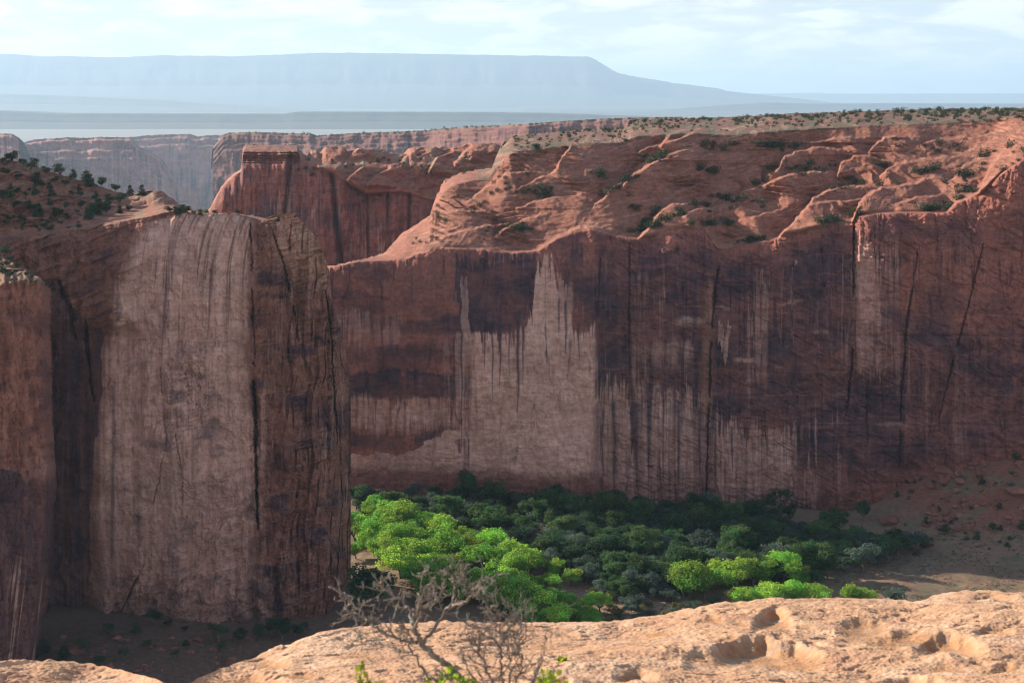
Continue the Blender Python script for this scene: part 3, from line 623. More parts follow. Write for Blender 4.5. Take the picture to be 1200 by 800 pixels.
# ------------------------------------------------------------------ nearer buttress at the left edge
but_top0 = curve([(-160, 262), (-60, 276), (0, 292), (20, 302), (36, 314), (50, 326), (55, 336), (58, 352), (59.5, 380), (60.5, 440), (62, 500), (65.5, 545), (66, 570), (63, 610), (59, 650)])
but_edge = curve([(300, 60), (380, 59.5), (440, 60.5), (500, 62), (545, 65.5), (570, 66), (610, 62), (650, 58), (700, 52), (740, 47), (790, 38), (840, 28)])
def but_xy(u, v):
    ytop = np.interp(u, [0, .55, .72, .86, .94, 1], [262, 286, 299, 314, 325, 340])
    y = ytop + (840 - ytop) * v
    xr = but_edge(y) + 1.4 * gn(y * .08, 1, 120) + .8 * gn(y * .3, 1, 121)
    return -160 + (xr + 160) * u, y
def make_buttress():
    u = np.concatenate([np.linspace(0, .68, 60), np.linspace(.682, 1, 150)]); v = np.linspace(0, 1, 640)
    U, V = np.meshgrid(u, v)
    x, y = but_xy(U, V)
    rim = np.interp(x, [-160, 0, 30, 60], [318, 333, 328, 336]) + 5 * gn(x * .12, 0, 122)
    d = y - rim; h = np.clip(d / 460, 0, 1)
    n1 = fbm(x * .03, y * .025, 123, 5); st = streaks(x, y, 124, .2, .006); sb = strata(x, y, 125, .2, .1)
    wall = 436 + 8 * (1 - h) + 3 * fbm(x * .03, y * .012, 126, 5) + 1.6 * fbma(x * .08, y * .03, 127, 4) + 1.3 * sb + .9 * fbm(x * .2, y * .12, 128, 4)
    wall = wall - 5 * np.exp(-(((x - 58) / 16) ** 2 + ((y - 555) / 22) ** 2)) + 4 * ss(560, 590, y) * ss(790, 640, y)
    wall = wall + 4 * np.exp(-(((x - 8) / 18) ** 2 + ((y - 578) / 14) ** 2)) + 18 * ss(.94, 1, U) ** 2
    top = 444 + 34 * np.clip(-d / 45, 0, 1.5) + 2 * fbm(x * .06, y * .1, 129, 4)
    b = ss(-1, 3, -d); D = wall * (1 - b) + top * b
    C = np.zeros(x.shape + (3,)) + np.array([0.225, 0.086, 0.056])
    C = mix(C, BROWN * .75, ss(0, .5, n1 + .4 * sb) * .8)
    C = mix(C, [0.28, 0.120, 0.078], ss(0.15, .6, fbma(x * .09, y * .02, 130, 4)) * .5 * ss(560, 520, y))
    va = ss(520, 620, y + 20 * st) * .75 * np.clip(.8 + .6 * st, 0, 1)
    va = np.maximum(va, inpoly(x + 4 * n1, y + 6 * sb, [(-20, 545), (20, 552), (36, 575), (20, 592), (-20, 590)]) * .85)
    C = mix(C, VARN, np.clip(va, 0, .9))
    pl = ss(0.12, .4, streaks(x + .12 * (y - 650), y, 131, .16, .003)) * ss(640, 690, y) * .8
    C = mix(C, PALE * .9, pl)
    C = mix(C, [0.27, 0.14, 0.095], np.exp(-(((x - 50) / 14) ** 2 + ((y - 545) / 16) ** 2)) * .5)
    T = mix(np.zeros(x.shape + (3,)) + np.array([0.215, 0.115, 0.075]), [0.125, 0.085, 0.055], ss(0, .4, fbm(x * .07, y * .1, 132, 4)))
    k = ss(-2, 3, d)[..., None]; C = C * k + T * (1 - k)
    P = at(x, y, D)
    # fold back along the top and the right edge
    bk = []
    for q in (1, .6, .3, .1): bk.append(P[0] + np.array([-70, 20, -2]) * q)
    P2 = np.concatenate([np.array(bk), P], 0); C2 = np.concatenate([np.repeat(C[:1], 4, 0), C], 0)
    side = [P2[:, -1] + np.array([-20, 30, 0]) * q for q in (.15, .5, 1)]
    P2 = np.concatenate([P2] + [s[:, None] for s in side], 1); C2 = np.concatenate([C2] + [C2[:, -1:]] * 3, 1)
    me = mesh_from('cliff', P2, gridfaces(P2.shape[0], P2.shape[1]), M_cliff, True, np.clip(C2, 0, 1))
    tag(obj('cliff', me), 'rough brown rock buttress standing nearest at the left edge', 'cliff', kind='structure')
    return x, y, P
BX, BY, BP = make_buttress()
class _B: pass
S_but = _B()
def _near(px, py):
    k = np.argmin((BX - px) ** 2 + (BY - py) ** 2); return Vector(BP.reshape(-1, 3)[k])
S_but.near = _near

# ------------------------------------------------------------------ middle mesa behind the gap
mid_top0 = curve([(200, 300), (232, 262), (246, 244), (259, 219), (272, 205), (283, 198), (284.5, 173), (288, 169.5), (349, 170.5), (351, 177), (360, 183), (365, 176), (371, 176), (376, 181), (382, 172), (404, 172), (408, 178),
                  (420, 174), (430, 175), (446, 176), (462, 180), (479, 181), (482, 174), (509, 172), (520, 176), (535, 173), (552, 168), (580, 168), (588, 171), (660, 168), (720, 172)])
def mid_top(x): return mid_top0(x) + .9 * gn(x * .22, 0, 140) + .5 * gn(x * .6, 0, 141)
mid_rim = curve([(200, 303), (246, 247), (259, 222), (272, 208), (283, 201), (285, 178), (349, 178), (353, 188), (362, 192), (380, 200), (400, 208), (408, 214), (430, 228), (470, 225), (520, 240), (560, 235), (720, 240)])
def mid_depth(x, y):
    yr = mid_rim(x); d = y - yr
    Yb = np.interp(x, [200, 246, 284, 337, 400, 480, 560, 720], [1060, 1016, 1010, 1000, 985, 990, 985, 960])
    wall = Yb + 10 * np.exp(-np.clip(d, 0, 99) / 12) + 7 * fbm(x * .025, y * .012, 142, 4) + 3 * fbma(x * .09, y * .03, 143, 4) + 1.2 * strata(x, y, 144, .05, .12)
    for cx, lean, w, a in ((337, -.08, 2, 5), (392, .1, 3, 8), (430, .03, 1.6, 4), (455, -.03, 1.6, 4), (480, 0, 2, 5)):
        wall = wall + a * np.exp(-((x - cx - lean * (y - 230)) / w) ** 2)
    yt = mid_top0(x); q = np.clip((yr - y) / np.maximum(yr - yt, 5), 0, 1)
    top = Yb + 8 + 44 * q ** 1.1 + (8 * fbm(x * .035, y * .06, 145, 5) + 2 * strata(x, y, 146, .1, .3)) * ss(0, .2, q)
    for pts, a, l in (([(338, 216), (352, 203), (372, 196)], 16, 45), ([(386, 243), (396, 224), (410, 206), (424, 196)], 18, 55), ([(430, 215), (440, 205), (456, 198)], 12, 35), ([(405, 190), (412, 180), (420, 174)], 8, 25),
                      ([(502, 200), (512, 184), (530, 178)], 10, 35), ([(532, 192), (542, 180), (552, 172)], 8, 30), ([(470, 190), (476, 183), (484, 178)], 8, 20), ([(440, 184), (446, 179), (452, 176)], 6, 15)):
        pp = sorted(pts, key=lambda p: p[1]); ys = np.array([p[1] for p in pp], float)
        dx = x - np.interp(y, ys, [p[0] for p in pp])
        top = top - a * ss(-2, 2, dx) * np.exp(-np.clip(dx, 0, None) / l) * ss(ys[0] - 8, ys[0] + 2, y) * ss(ys[-1] + 8, ys[-1] + 1, y)
    b = ss(-2, 3, -d); D = wall * (1 - b) + top * b
    cap = ss(282, 286, x) * ss(353, 349, x)
    D = D + cap * (7 * ss(181, 184, y) * ss(196, 186, y) - 3 * (np.mod(y * .33, 1) - .5) * ss(196, 190, y))
    return D
def mid_paint(x, y):
    yr = mid_rim(x); d = y - yr
    n1 = fbm(x * .03, y * .03, 150, 5); st = streaks(x, y, 151, .3, .01); sb = strata(x, y, 152, .05, .15)
    C = np.zeros(np.shape(x) + (3,)) + RED * .95
    C = mix(C, BROWN, ss(-.1, .5, n1 + .5 * sb) * .7)
    C = mix(C, VARN, np.maximum(lines(x, y, 450, .09, .012, .09), lines(x, y, 454, .012, .12, .09, .05)) * .5)
    C = mix(C, VARN * 1.2, np.clip(ss(0, .5, st + .5 * n1) * ss(4, 26, d + 8 * st) * .8, 0, .9))
    C = mix(C, PALE * .85, ss(.1, .5, streaks(x, y, 153, .2, .008) + .3 * n1) * ss(20, 50, d) * ss(250, 300, x) * .65)
    T = mix(np.zeros(np.shape(x) + (3,)) + np.array([0.27, 0.108, 0.070]), [0.42, 0.26, 0.18], ss(.1, .7, strata(x, y, 154, .1, .35)) * .6)
    T = mix(T, [0.19, 0.088, 0.066], ss(282, 286, x) * ss(353, 349, x) * ss(189, 182, y) * .8)
    T = mix(T, [0.22, 0.17, 0.11], ss(.1, .5, fbm(x * .06, y * .1, 155, 4)) * ss(212, 195, y) * ss(355, 370, x) * .6)
    k = ss(-2, 3, d)[..., None]
    return C * k + T * (1 - k)
xs_mid = np.concatenate([np.arange(200, 242, 2.0), np.arange(242, 600, .8), np.arange(600, 720, 3.)])
S_mid = Sheet('cliff', xs_mid, mid_top, curve([(200, 380), (720, 380)]), 300, mid_depth, mid_paint, M_cliff, back=(-.19, 1, 0), blen=250, fall=60)
tag(S_mid.o, 'dark flat capped prow and red domes beyond the side canyon', 'cliff', kind='structure')

# ------------------------------------------------------------------ distant rims
def rim_sheet(xs, top_pts, yb, Yw, back_slope, seed, nr, label, steps, tone=1.0, blen=500):
    t0 = curve(top_pts)
    def top(x): return t0(x) + .7 * gn(x * .2, seed, seed) + .5 * gn(x * .6, seed, seed + 1)
    def depth(x, y):
        D = Yw(x) + .005 * Yw(x) * fbm(x * .03, y * .04, seed + 2, 4) + .0022 * Yw(x) * fbma(x * .12, y * .05, seed + 3, 4)
        for (off, dist) in steps:
            D = D - dist * ss(off - 1.0, off + 1.0, y - t0(x) + 1.5 * gn(x * .06, off, seed + 4))
        return D
    def paint(x, y):
        n1 = fbm(x * .04, y * .05, seed + 5, 5); st = streaks(x, y, seed + 6, .3, .02); sb = strata(x, y, seed + 7, 0, .3)
        C = mix(np.zeros(np.shape(x) + (3,)) + np.array([0.34, 0.138, 0.108]), BROWN * 1.3, ss(-.2, .5, n1 + .6 * sb) * .8)
        C = mix(C, VARN * 1.3, ss(.05, .5, st + .5 * sb) * .75 * ss(1.5, 6, y - t0(x)))
        C = mix(C, [0.42, 0.27, 0.19], ss(.1, .5, -st + .2 * sb) * .45 * ss(8, 16, y - t0(x)))
        C = C * tone
        return mix(C, np.array([0.16, 0.13, 0.08]), ss(2.4, .8, y - t0(x)) * .85)
    s = Sheet('cliff', xs, top, yb, nr, depth, paint, M_far, back=(-.235, 1, 0), blen=blen, fall=100)
    return tag(s.o, label, 'cliff', kind='structure') and s
S_pl = rim_sheet(np.arange(250, 800, .9), [(250, 172), (262, 158), (268, 155.5), (300, 155), (330, 156), (364, 156.5), (372, 159), (400, 157), (440, 155), (480, 154), (500, 153), (528, 150), (540, 149), (575, 147.5), (620, 145), (660, 142), (700, 139.5), (740, 138), (800, 137)],
                 curve([(250, 235), (800, 235)]), lambda x: np.interp(x, [250, 300, 500, 620, 800], [4600, 4500, 4100, 3600, 3400]), 0, 160, 110,
                 'layered dark plateau edge behind the red domes', ((2.5, 14), (6.5, 8), (13, 18), (19, 12)), tone=.55)
S_w2 = rim_sheet(np.arange(-60, 232, .9), [(-60, 156), (-10, 156), (14, 157), (23, 163), (26, 168), (40, 163.5), (60, 162.5), (80, 161), (100, 162), (118, 160.5), (140, 161), (155, 161), (157, 167), (163, 172), (175, 178), (188, 185), (197, 196), (203, 208), (208, 222), (211, 245), (232, 300)],
                 curve([(-60, 330), (232, 330)]), lambda x: np.interp(x, [-60, 20, 26, 155, 211, 232], [5900, 5800, 6800, 6700, 6900, 7100]), 0, 180, 170,
                 'hazy flat topped rim with a rounded nose at the far left', ((3, 55), (15, 66), (24, 30)))
S_w3 = rim_sheet(np.arange(120, 330, .9), [(120, 162), (158, 160.5), (170, 159), (200, 157.5), (222, 157), (232, 160), (240, 159), (262, 158), (290, 156), (330, 155)],
                 curve([(120, 320), (330, 320)]), lambda x: np.interp(x, [120, 200, 236, 300, 330], [8600, 8760, 8760, 8700, 8680]), 0, 200, 150,
                 'blue hazed canyon wall at the head of the side canyon', ((4, 95), (12, 110), (30, 55), (52, 110)))

# ------------------------------------------------------------------ low escarpments on the plain and the great mesa
M_mesa = rock_mat('hazy_mesa', 0.0011, 0.2, 2.0, 0.12, 40)
def ridge(name, top_pts, ybase, Y, thick, seed, label, colr, rough=1.0, step=2.0):
    xs = np.arange(top_pts[0][0], top_pts[-1][0], step); t = curve(top_pts)
    nr = 60; v = np.linspace(0, 1, nr)
    yt = t(xs) + rough * (.6 * gn(xs * .05, seed, seed) + .35 * gn(xs * .2, seed, seed + 1))
    Yp = yt[None] + (ybase - yt)[None] * v[:, None]; X = np.repeat(xs[None], nr, 0)
    prof = np.interp(v, [0, .12, .22, .45, .55, 1], [.35, .30, .27, .17, .14, -.25])
    D = Y + thick * prof[:, None] + thick * .03 * fbma(X * .035, Yp * .02, seed + 2, 5) * np.sin(np.pi * np.clip(v, 0.03, 1))[:, None]
    P = at(X, Yp, D)
    bk = np.array([P[0] + np.array([0, thick * q, -abs(P[0, :, 2].mean() + 140) * max(0, q - .5)]) for q in (1.2, .8, .4, .15)])
    P = np.concatenate([bk, P], 0)
    C = np.zeros(P.shape) + np.array(colr); C *= (1 + .12 * fbma(np.repeat(xs[None], nr + 4, 0) * .01, np.arange(nr + 4)[:, None] * .25, seed + 3, 4))[..., None]
    tag(obj(name, mesh_from(name, P, gridfaces(*P.shape[:2]), M_mesa, True, np.clip(C, 0, 1))), label, 'hills', kind='structure')
ridge('hills', [(-200, 130), (-20, 130), (20, 131), (60, 133), (180, 133.5), (330, 134), (345, 131.5), (420, 131.5), (560, 132), (640, 133), (760, 137), (900, 149)], 152, 19800, 1600, 220, 'long low blue escarpment across the plain', (.10, .085, .07), .5)
ridge('hills', [(-300, 108), (-30, 109.5), (40, 111), (110, 114), (180, 117), (210, 119.5), (280, 124), (360, 130)], 131, 37000, 2600, 224, 'low sloping bench at the left foot of the mesa', (.12, .10, .085), .5)
ridge('hills', [(700, 134), (760, 131), (820, 126), (860, 123), (900, 120.5), (960, 122), (1060, 121.5), (1200, 122), (1400, 122)], 134, 33000, 2600, 230, 'low dark rise on the plain at the right', (.10, .09, .075), .5)
ridge('mesa', [(-350, 66), (-150, 61), (0, 63.5), (25, 64), (40, 67.5), (70, 65.5), (125, 67.5), (190, 65), (280, 66), (380, 62), (450, 62.5), (590, 65), (640, 65.5), (688, 66.5), (698, 70), (708, 76), (724, 86), (745, 90), (775, 95), (810, 100), (838, 103), (846, 105), (853, 107), (880, 110), (940, 116), (1010, 124)],
      129, 46000, 9000, 240, 'great flat topped blue mesa along the horizon', (.085, .080, .075), .9)
ridge('mesa', [(760, 117), (820, 112), (860, 109.8), (940, 110), (955, 110), (962, 108.8), (970, 110), (1060, 110), (1200, 109.8), (1500, 109.5)], 120.5, 70000, 8000, 250, 'thin far mesa with a tiny butte on the horizon', (.12, .11, .10), .4)

# ------------------------------------------------------------------ sunlit sandstone ledge at the viewer's feet
crest0 = curve([(-120, 772), (0, 776), (60, 774), (110, 777), (150, 784), (185, 796), (204, 806), (216, 802), (250, 786), (300, 770), (350, 752), (400, 738), (450, 731), (520, 729), (600, 731), (700, 728), (760, 722), (800, 714),
                (850, 706), (900, 703), (960, 700), (1020, 700), (1078, 703), (1092, 697), (1110, 693), (1150, 691), (1200, 693), (1320, 698)])
crestD = curve([(-120, 6.6), (100, 6.8), (204, 6.1), (300, 7.2), (450, 8.0), (700, 8.3), (900, 9.0), (1140, 9.4), (1320, 9.4)])
HOLLOWS = [  # far lip x, y, half width, arch of the lip, depth in metres, reach towards the viewer in pixels
    (893, 758, 92, 19.2, 0.161, 37.4), (1012, 728, 34, 6.4, 0.081, 34), (1062, 742, 48, 4, 0.062, 27.2), (1112, 748, 44, 11.2, 0.136, 28.9), (1062, 794, 62, 9.6, 0.136, 37.4), (905, 722, 27, 8.8, 0.087, 25.5),
    (1148, 696, 44, 3.2, 0.081, 11.9), (850, 748, 24, 2.4, 0.037, 7.65), (832, 724, 18, 3.2, 0.037, 10.2), (868, 728, 14, 1.6, 0.031, 6.8), (745, 793, 28, 3.2, 0.050, 11.9), (1165, 736, 24, 5.6, 0.056, 11.9), (985, 704, 22, 1.6, 0.031, 7.65),
    (330, 776, 34, 3.2, 0.043, 11.9), (352, 788, 24, 2.4, 0.037, 8.5), (640, 753, 26, 1.6, 0.031, 6.8), (700, 766, 22, 1.6, 0.031, 6.8), (1105, 777, 30, 4, 0.050, 11.05), (300, 794, 36, 3.2, 0.037, 10.2),
    (1180, 780, 30, 4, 0.056, 11.9), (770, 739, 20, 1.6, 0.031, 5.95), (940, 731, 18, 2.4, 0.037, 6.8), (1195, 713, 30, 3.2, 0.043, 7.65), (420, 766, 26, 2.4, 0.031, 7.65), (60, 792, 32, 2.4, 0.031, 6.8)]
def make_ledge():
    xs = np.concatenate([np.arange(-140, -2, 3.), np.arange(-2, 1203, 1.0), np.arange(1203, 1330, 3.)])
    rng = np.random.RandomState(4)
    yc = crest0(xs) + 1.6 * gn(xs * .035, 0, 301) + 1.2 * gn(xs * .11, 0, 302)
    kx = np.arange(-300, 1500, 1.0); kh = np.hanning(91); kh /= kh.sum()
    ycs = np.interp(xs, kx, np.convolve(np.pad(crest0(kx), 45, mode='edge'), kh, 'valid'))      # smooth slab under the ragged crest
    nr = 430
    v = np.concatenate([np.linspace(0, 1, nr), np.linspace(1.02, 2.6, 40)])
    y = yc[None] + (812 - yc)[None] * np.minimum(v, 1)[:, None] + 130 * np.maximum(v - 1, 0)[:, None]
    x = np.repeat(xs[None], len(v), 0)
    Yc = crestD(xs)
    inv = 1 / Yc[None] + (1 / 5.95 - 1 / Yc[None]) * (y - ycs[None]) / np.maximum(800 - ycs[None], 45)
    inv = np.clip(inv, 0, 1 / 3.4)
    P = at(x, y, 1 / inv)
    X, Y = P[..., 0].copy(), P[..., 1].copy()
    dome = -0.06 * np.exp(-(v[:, None] * 3.0)) - 0.10 * np.exp(-v[:, None] * 12)
    w = fbm(X * 1.1, Y * 1.1, 303, 4)
    z = 0.06 * fbm(X * .8, Y * .9, 304, 4) + 0.024 * fbm(X * 2.6, Y * 3.6, 305, 5)
    cell = ridged((X + .2 * w) * 5.0, (Y + .2 * w) * 6.0, 306, 3)
    z = z + 0.014 * (cell - .6) * (0.5 + .8 * ss(-.2, .5, w))
    pits = gn((X + .1 * w) * 8.5, (Y + .1 * w) * 12, 307)
    z = z - 0.020 * ss(0.25, 0.6, pits) * ss(-.5, .2, gn(X * 1.6, Y * 1.6, 308))
    p2 = gn(X * 15, Y * 24, 309); z = z - 0.012 * ss(.15, .5, p2) * ss(-.2, .4, w) + 0.005 * fbm(X * 30, Y * 40, 310, 3)
    tl = (Y * 1.0 + .30 * X + 1.2 * w) * 1.5; tl = tl - np.floor(tl); z = z + .030 * (tl - ss(.80, 1, tl)) * ss(-.2, .4, gn(X * .6, Y * .6, 312))
    hol = np.zeros(x.shape); zh = np.zeros(x.shape); z = z * .72
    for (cx, cy, rx, sag, dep, reach) in HOLLOWS:
        u = (x - cx) / rx + .10 * gn(x * .04, 1.3, int(cx)); inside = np.clip(1 - u * u, 0, 1) ** 1.25
        yl = cy - sag * (inside - .5) + 2.2 * gn(x * .04, cx, 313) + .5 * gn(x * .11, cx, 314)
        q = y - yl + 1.5 * gn(x * .06, y * .06, 326)
        prof = ss(-2.5, 4.5, q) * (1 - ss(reach * .25, reach, q)) * inside
        lip = np.exp(-((q + 3.0) / 4.0) ** 2) * inside
        zh = zh - .52 * dep * prof + .05 * dep * lip
        hol = np.maximum(hol, prof)
    z = z * (1 - .8 * hol) + zh
    crestgate = ss(0.0, .05, v)[:, None]
    z = z + .0028 * gn(X * 55, Y * 70, 330) + .0018 * gn(X * 110, Y * 140, 331)
    P[..., 2] += z * (0.35 + .65 * crestgate)
    C = np.zeros(x.shape + (3,)) + np.array([0.455, 0.260, 0.150])
    C = mix(C, [0.535, 0.345, 0.222], ss(-.1, .5, fbm(X * 1.5, Y * 1.5, 315, 5)) * .8)
    C = mix(C, [0.36, 0.185, 0.115], ss(.1, .55, fbm(X * 4, Y * 5, 316, 4)) * .6)
    C = mix(C, [0.33, 0.165, 0.075], np.clip(hol * 1.6, 0, 1) * .8)
    C = mix(C, [0.33, 0.27, 0.21], np.clip(hol, 0, 1) * ss(.15, .5, fbm(X * 3, Y * 8, 317, 3)) * .8)
    C = mix(C, [0.30, 0.15, 0.09], ss(.3, .55, pits) * .35)
    C *= (1 + .16 * fbm(X * 22, Y * 26, 318, 4))[..., None]
    beyond = []; bc = []
    for dy, dz in ((26, -60), (14, -34), (6, -15), (2.6, -6.0), (1.3, -2.6), (.6, -.9), (.28, -.30), (.12, -.095), (.05, -.03)):
        e = P[0] + np.array([0, dy, dz]); e[:, 2] += .12 * min(dy, 2) * gn(xs * .03, dy, 320); beyond.append(e); bc.append(C[0])
    P = np.concatenate([np.array(beyond), P], 0); C = np.concatenate([np.array(bc), C], 0)
    m = rock_mat('ledge_sandstone', 14.0, 0.6, 1.0, 0.22, 0.02)
    o = obj('rock_ledge', mesh_from('rock_ledge', P, gridfaces(*P.shape[:2]), m, True, np.clip(C, 0, 1)))
    tag(o, 'pitted pale sandstone ledge lit by the sun in front of the canyon', 'rock ledge', kind='structure')
    return x, y, P[9:]
LX, LY, LP = make_ledge()
def ledge_near(px, py):
    k = np.argmin((LX - px) ** 2 + (LY - py) ** 2); return Vector(LP.reshape(-1, 3)[k])

# =================================================================== VEGETATION AND BOULDERS
rnd = random.Random(11)
def leaf_mat(name, trans=0.4, glow=(1.0, 1.0, 1.0)):
    m, t, b = principled(name)
    a = t.nodes.new('ShaderNodeAttribute'); a.attribute_name = 'Col'
    oi = t.nodes.new('ShaderNodeObjectInfo')
    k = maprange(t, oi.outputs['Random'], 0, 1, 0.72, 1.25)
    hs = t.nodes.new('ShaderNodeHueSaturation'); t.links.new(a.outputs['Color'], hs.inputs['Color'])
    hs.inputs['Saturation'].default_value = 1.0; t.links.new(k, hs.inputs['Value'])
    r2 = mathn(t, 'FRACT', mathn(t, 'MULTIPLY', oi.outputs['Random'], 7.31))
    t.links.new(maprange(t, r2, 0, 1, 0.488, 0.513), hs.inputs['Hue'])
    c = hs.outputs[0]
    t.links.new(c, b.inputs['Base Color']); b.inputs['Roughness'].default_value = 0.8
    tr = t.nodes.new('ShaderNodeBsdfTranslucent'); t.links.new(mixc(t, 1.0, c, glow, 'MULTIPLY'), tr.inputs['Color'])
    mx = t.nodes.new('ShaderNodeMixShader'); mx.inputs[0].default_value = trans
    t.links.new(b.outputs[0], mx.inputs[1]); t.links.new(tr.outputs[0], mx.inputs[2])
    t.links.new(mx.outputs[0], t.nodes['Material Output'].inputs['Surface'])
    return m
M_leaf = leaf_mat('leaf', .5); M_lit = leaf_mat('backlit_leaf', .42, (1.75, 1.8, 1.1)); M_needle = leaf_mat('needle', 0.15)  # lit copy has a boosted translucent tint imitating sunlight
def bark_mat(name, c1, c2, sc_):
    m, t, b = principled(name); g = t.nodes.new('ShaderNodeTexCoord')
    n = noise(t, mapping(t, g.outputs['Object'], (1, 1, .25)), sc_, 6, .65)
    t.links.new(mixc(t, maprange(t, n, .35, .65), c1, c2), b.inputs['Base Color']); b.inputs['Roughness'].default_value = .9
    bp = t.nodes.new('ShaderNodeBump'); bp.inputs['Strength'].default_value = .6; bp.inputs['Distance'].default_value = .2 / sc_
    t.links.new(n, bp.inputs['Height']); t.links.new(bp.outputs[0], b.inputs['Normal'])
    return m
M_bark = bark_mat('bark', (.10, .075, .055), (.20, .155, .12), 3.0)

def tubes(paths, sides=6):
    V, Fc = [], []
    for pts, rad in paths:
        pts = np.asarray(pts, float); n = len(pts)
        tang = np.gradient(pts, axis=0); tang /= np.linalg.norm(tang, axis=1)[:, None] + 1e-9
        up = np.array([0.31, 0.52, 0.79]); a = np.cross(tang, up); a /= np.linalg.norm(a, axis=1)[:, None] + 1e-9
        b = np.cross(tang, a); base = len(V)
        for i in range(n):
            for k in range(sides):
                th = 2 * math.pi * k / sides
                V.append(pts[i] + rad[i] * (math.cos(th) * a[i] + math.sin(th) * b[i]))
        for i in range(n - 1):
            for k in range(sides):
                k2 = (k + 1) % sides
                Fc.append((base + i * sides + k, base + i * sides + k2, base + (i + 1) * sides + k2, base + (i + 1) * sides + k))
        V.append(pts[-1] + tang[-1] * rad[-1]); tip = len(V) - 1
        for k in range(sides): Fc.append((base + (n - 1) * sides + k, base + (n - 1) * sides + (k + 1) % sides, tip, tip))
    return np.array(V), Fc
def tube_mesh(name, paths, mat, sides=6):
    V, Fc = tubes(paths, sides)
    me = bpy.data.meshes.new(name)
    me.from_pydata([tuple(v) for v in V], [], [f if f[2] != f[3] else f[:3] for f in Fc]); me.materials.append(mat)
    for p in me.polygons: p.use_smooth = True
    return me
def leaf_cloud(rng, clumps, per, size, base, hue_var=.18, up=.35):
    """many leaf-sized faces through each clump's volume; clump = (centre, radius, squash)"""
    Vs, Cs = [], []
    base = np.array(base)
    for (c, r, sq) in clumps:
        n = max(8, int(per * r * r))
        d = rng.normal(size=(n, 3)); d /= np.linalg.norm(d, axis=1)[:, None]
        rr = r * (0.55 + 0.5 * rng.rand(n) ** .6) * (1 + .25 * np.sin(d[:, 0] * 5 + c[0]) * np.cos(d[:, 1] * 4 + c[1]))
        p = np.array(c) + d * rr[:, None] * np.array([1, 1, sq])
        nrm = d * .7 + rng.normal(size=(n, 3)) * .6 + np.array([0, 0, up + .2]); nrm /= np.linalg.norm(nrm, axis=1)[:, None]
        t = np.cross(nrm, rng.normal(size=(n, 3))); t /= np.linalg.norm(t, axis=1)[:, None] + 1e-9
        b = np.cross(nrm, t); s = size * (.55 + .9 * rng.rand(n))[:, None]
        Vs.append(np.stack([p - t * s * .5, p + b * s * .33 + nrm * s * .08, p + t * s * .5, p - b * s * .33 + nrm * s * .08], 1))
        cv = base * (1 + hue_var * rng.normal()) * np.array([1 + .14 * rng.normal(), 1, 1 + .10 * rng.normal()])
        cc = cv[None] * (1 + .22 * rng.normal(size=(n, 1)))
        Cs.append(np.repeat(np.clip(cc, .01, .6)[:, None], 4, 1))
    V = np.concatenate(Vs).reshape(-1, 3); C = np.concatenate(Cs).reshape(-1, 3)
    return V, np.arange(len(V)).reshape(-1, 4), C
def make_tree(seed, h, w, base, clump_r, n, per, leaf, trunk_r, kind='round', mat=None):
    """returns (crown mesh, trunk mesh) of a tree h tall and w wide, foot at the origin"""
    rng = np.random.RandomState(seed); mat = mat or M_leaf
    cl = []
    lob = [(rng.uniform(-.5, .5) * w * .55, rng.uniform(-.5, .5) * w * .55, rng.uniform(.55, .86) * h, rng.uniform(.20, .44) * w) for _ in range(6)]
    for i in range(n):
        if kind == 'round':
            lx, ly, lz, lr = lob[rng.randint(6)]
            d = rng.normal(size=3); d /= np.linalg.norm(d); q = rng.uniform(.35, 1)
            c = (lx + d[0] * lr * q, ly + d[1] * lr * q, max(h * .18, lz + d[2] * lr * .62 * q))
        elif kind == 'open':
            th = rng.uniform(0, 2 * math.pi); k = rng.randint(6); zz = [.42, .55, .66, .78, .88, .95][k]; rad = [.48, .42, .5, .34, .36, .15][k] * w
            c = (math.cos(th) * rad * rng.uniform(.5, 1), math.sin(th) * rad * rng.uniform(.5, 1), h * (zz + rng.normal() * .025))
        elif kind == 'cone':
            zz = rng.uniform(.08, .97); th = rng.uniform(0, 2 * math.pi); rad = w * .5 * (1 - zz) ** .6 * rng.uniform(.3, 1)
            c = (math.cos(th) * rad, math.sin(th) * rad, h * zz)
        else:                                   # low mound
            th = rng.uniform(0, 2 * math.pi); rad = w * .5 * rng.uniform(0, 1) ** .6
            c = (math.cos(th) * rad, math.sin(th) * rad, h * rng.uniform(.25, .9) * (1 - .55 * (2 * rad / w) ** 2))
        cl.append((c, clump_r * rng.uniform(.6, 1.3), rng.uniform(.6, .85)))
    V, Fc, C = leaf_cloud(rng, cl, per, leaf, base)
    crown = mesh_from('crown', V, Fc, mat, False, C)
    paths = []; lean = rng.normal(size=2) * .04 * h
    fork = h * (.25 if kind != 'mound' else .1)
    z0 = np.linspace(0, 1, 5)
    paths.append(([(lean[0] * t * t + .03 * h * math.sin(3 * t), lean[1] * t * t, -0.4 + (fork + .4) * t) for t in z0], [trunk_r * (1.25 - .4 * t) for t in z0]))
    f0 = np.array(paths[0][0][-1])
    for c, r, s in (cl[::max(1, len(cl) // 9)]):
        c = np.array(c); mid = (f0 + c) / 2 + rng.normal(size=3) * .05 * h; t = np.linspace(0, 1, 6)[:, None]
        pts = (1 - t) ** 2 * f0 + 2 * t * (1 - t) * mid + t * t * c
        paths.append((pts, list(np.linspace(trunk_r * .62, trunk_r * .12, 6))))
    return crown, tube_mesh('trunk', paths, M_bark, 6)
def copy_thing(name, parts, loc, s, rz, label, cat, group=None, squash=1.0):
    o = bpy.data.objects.new(name, None); col.objects.link(o)
    o.location = loc; o.scale = (s, s, s * squash); o.rotation_euler = (0, 0, rz); o.empty_display_size = .1
    for me in parts: obj(me.name.split('.')[0], me, o)
    return tag(o, label, cat, group)
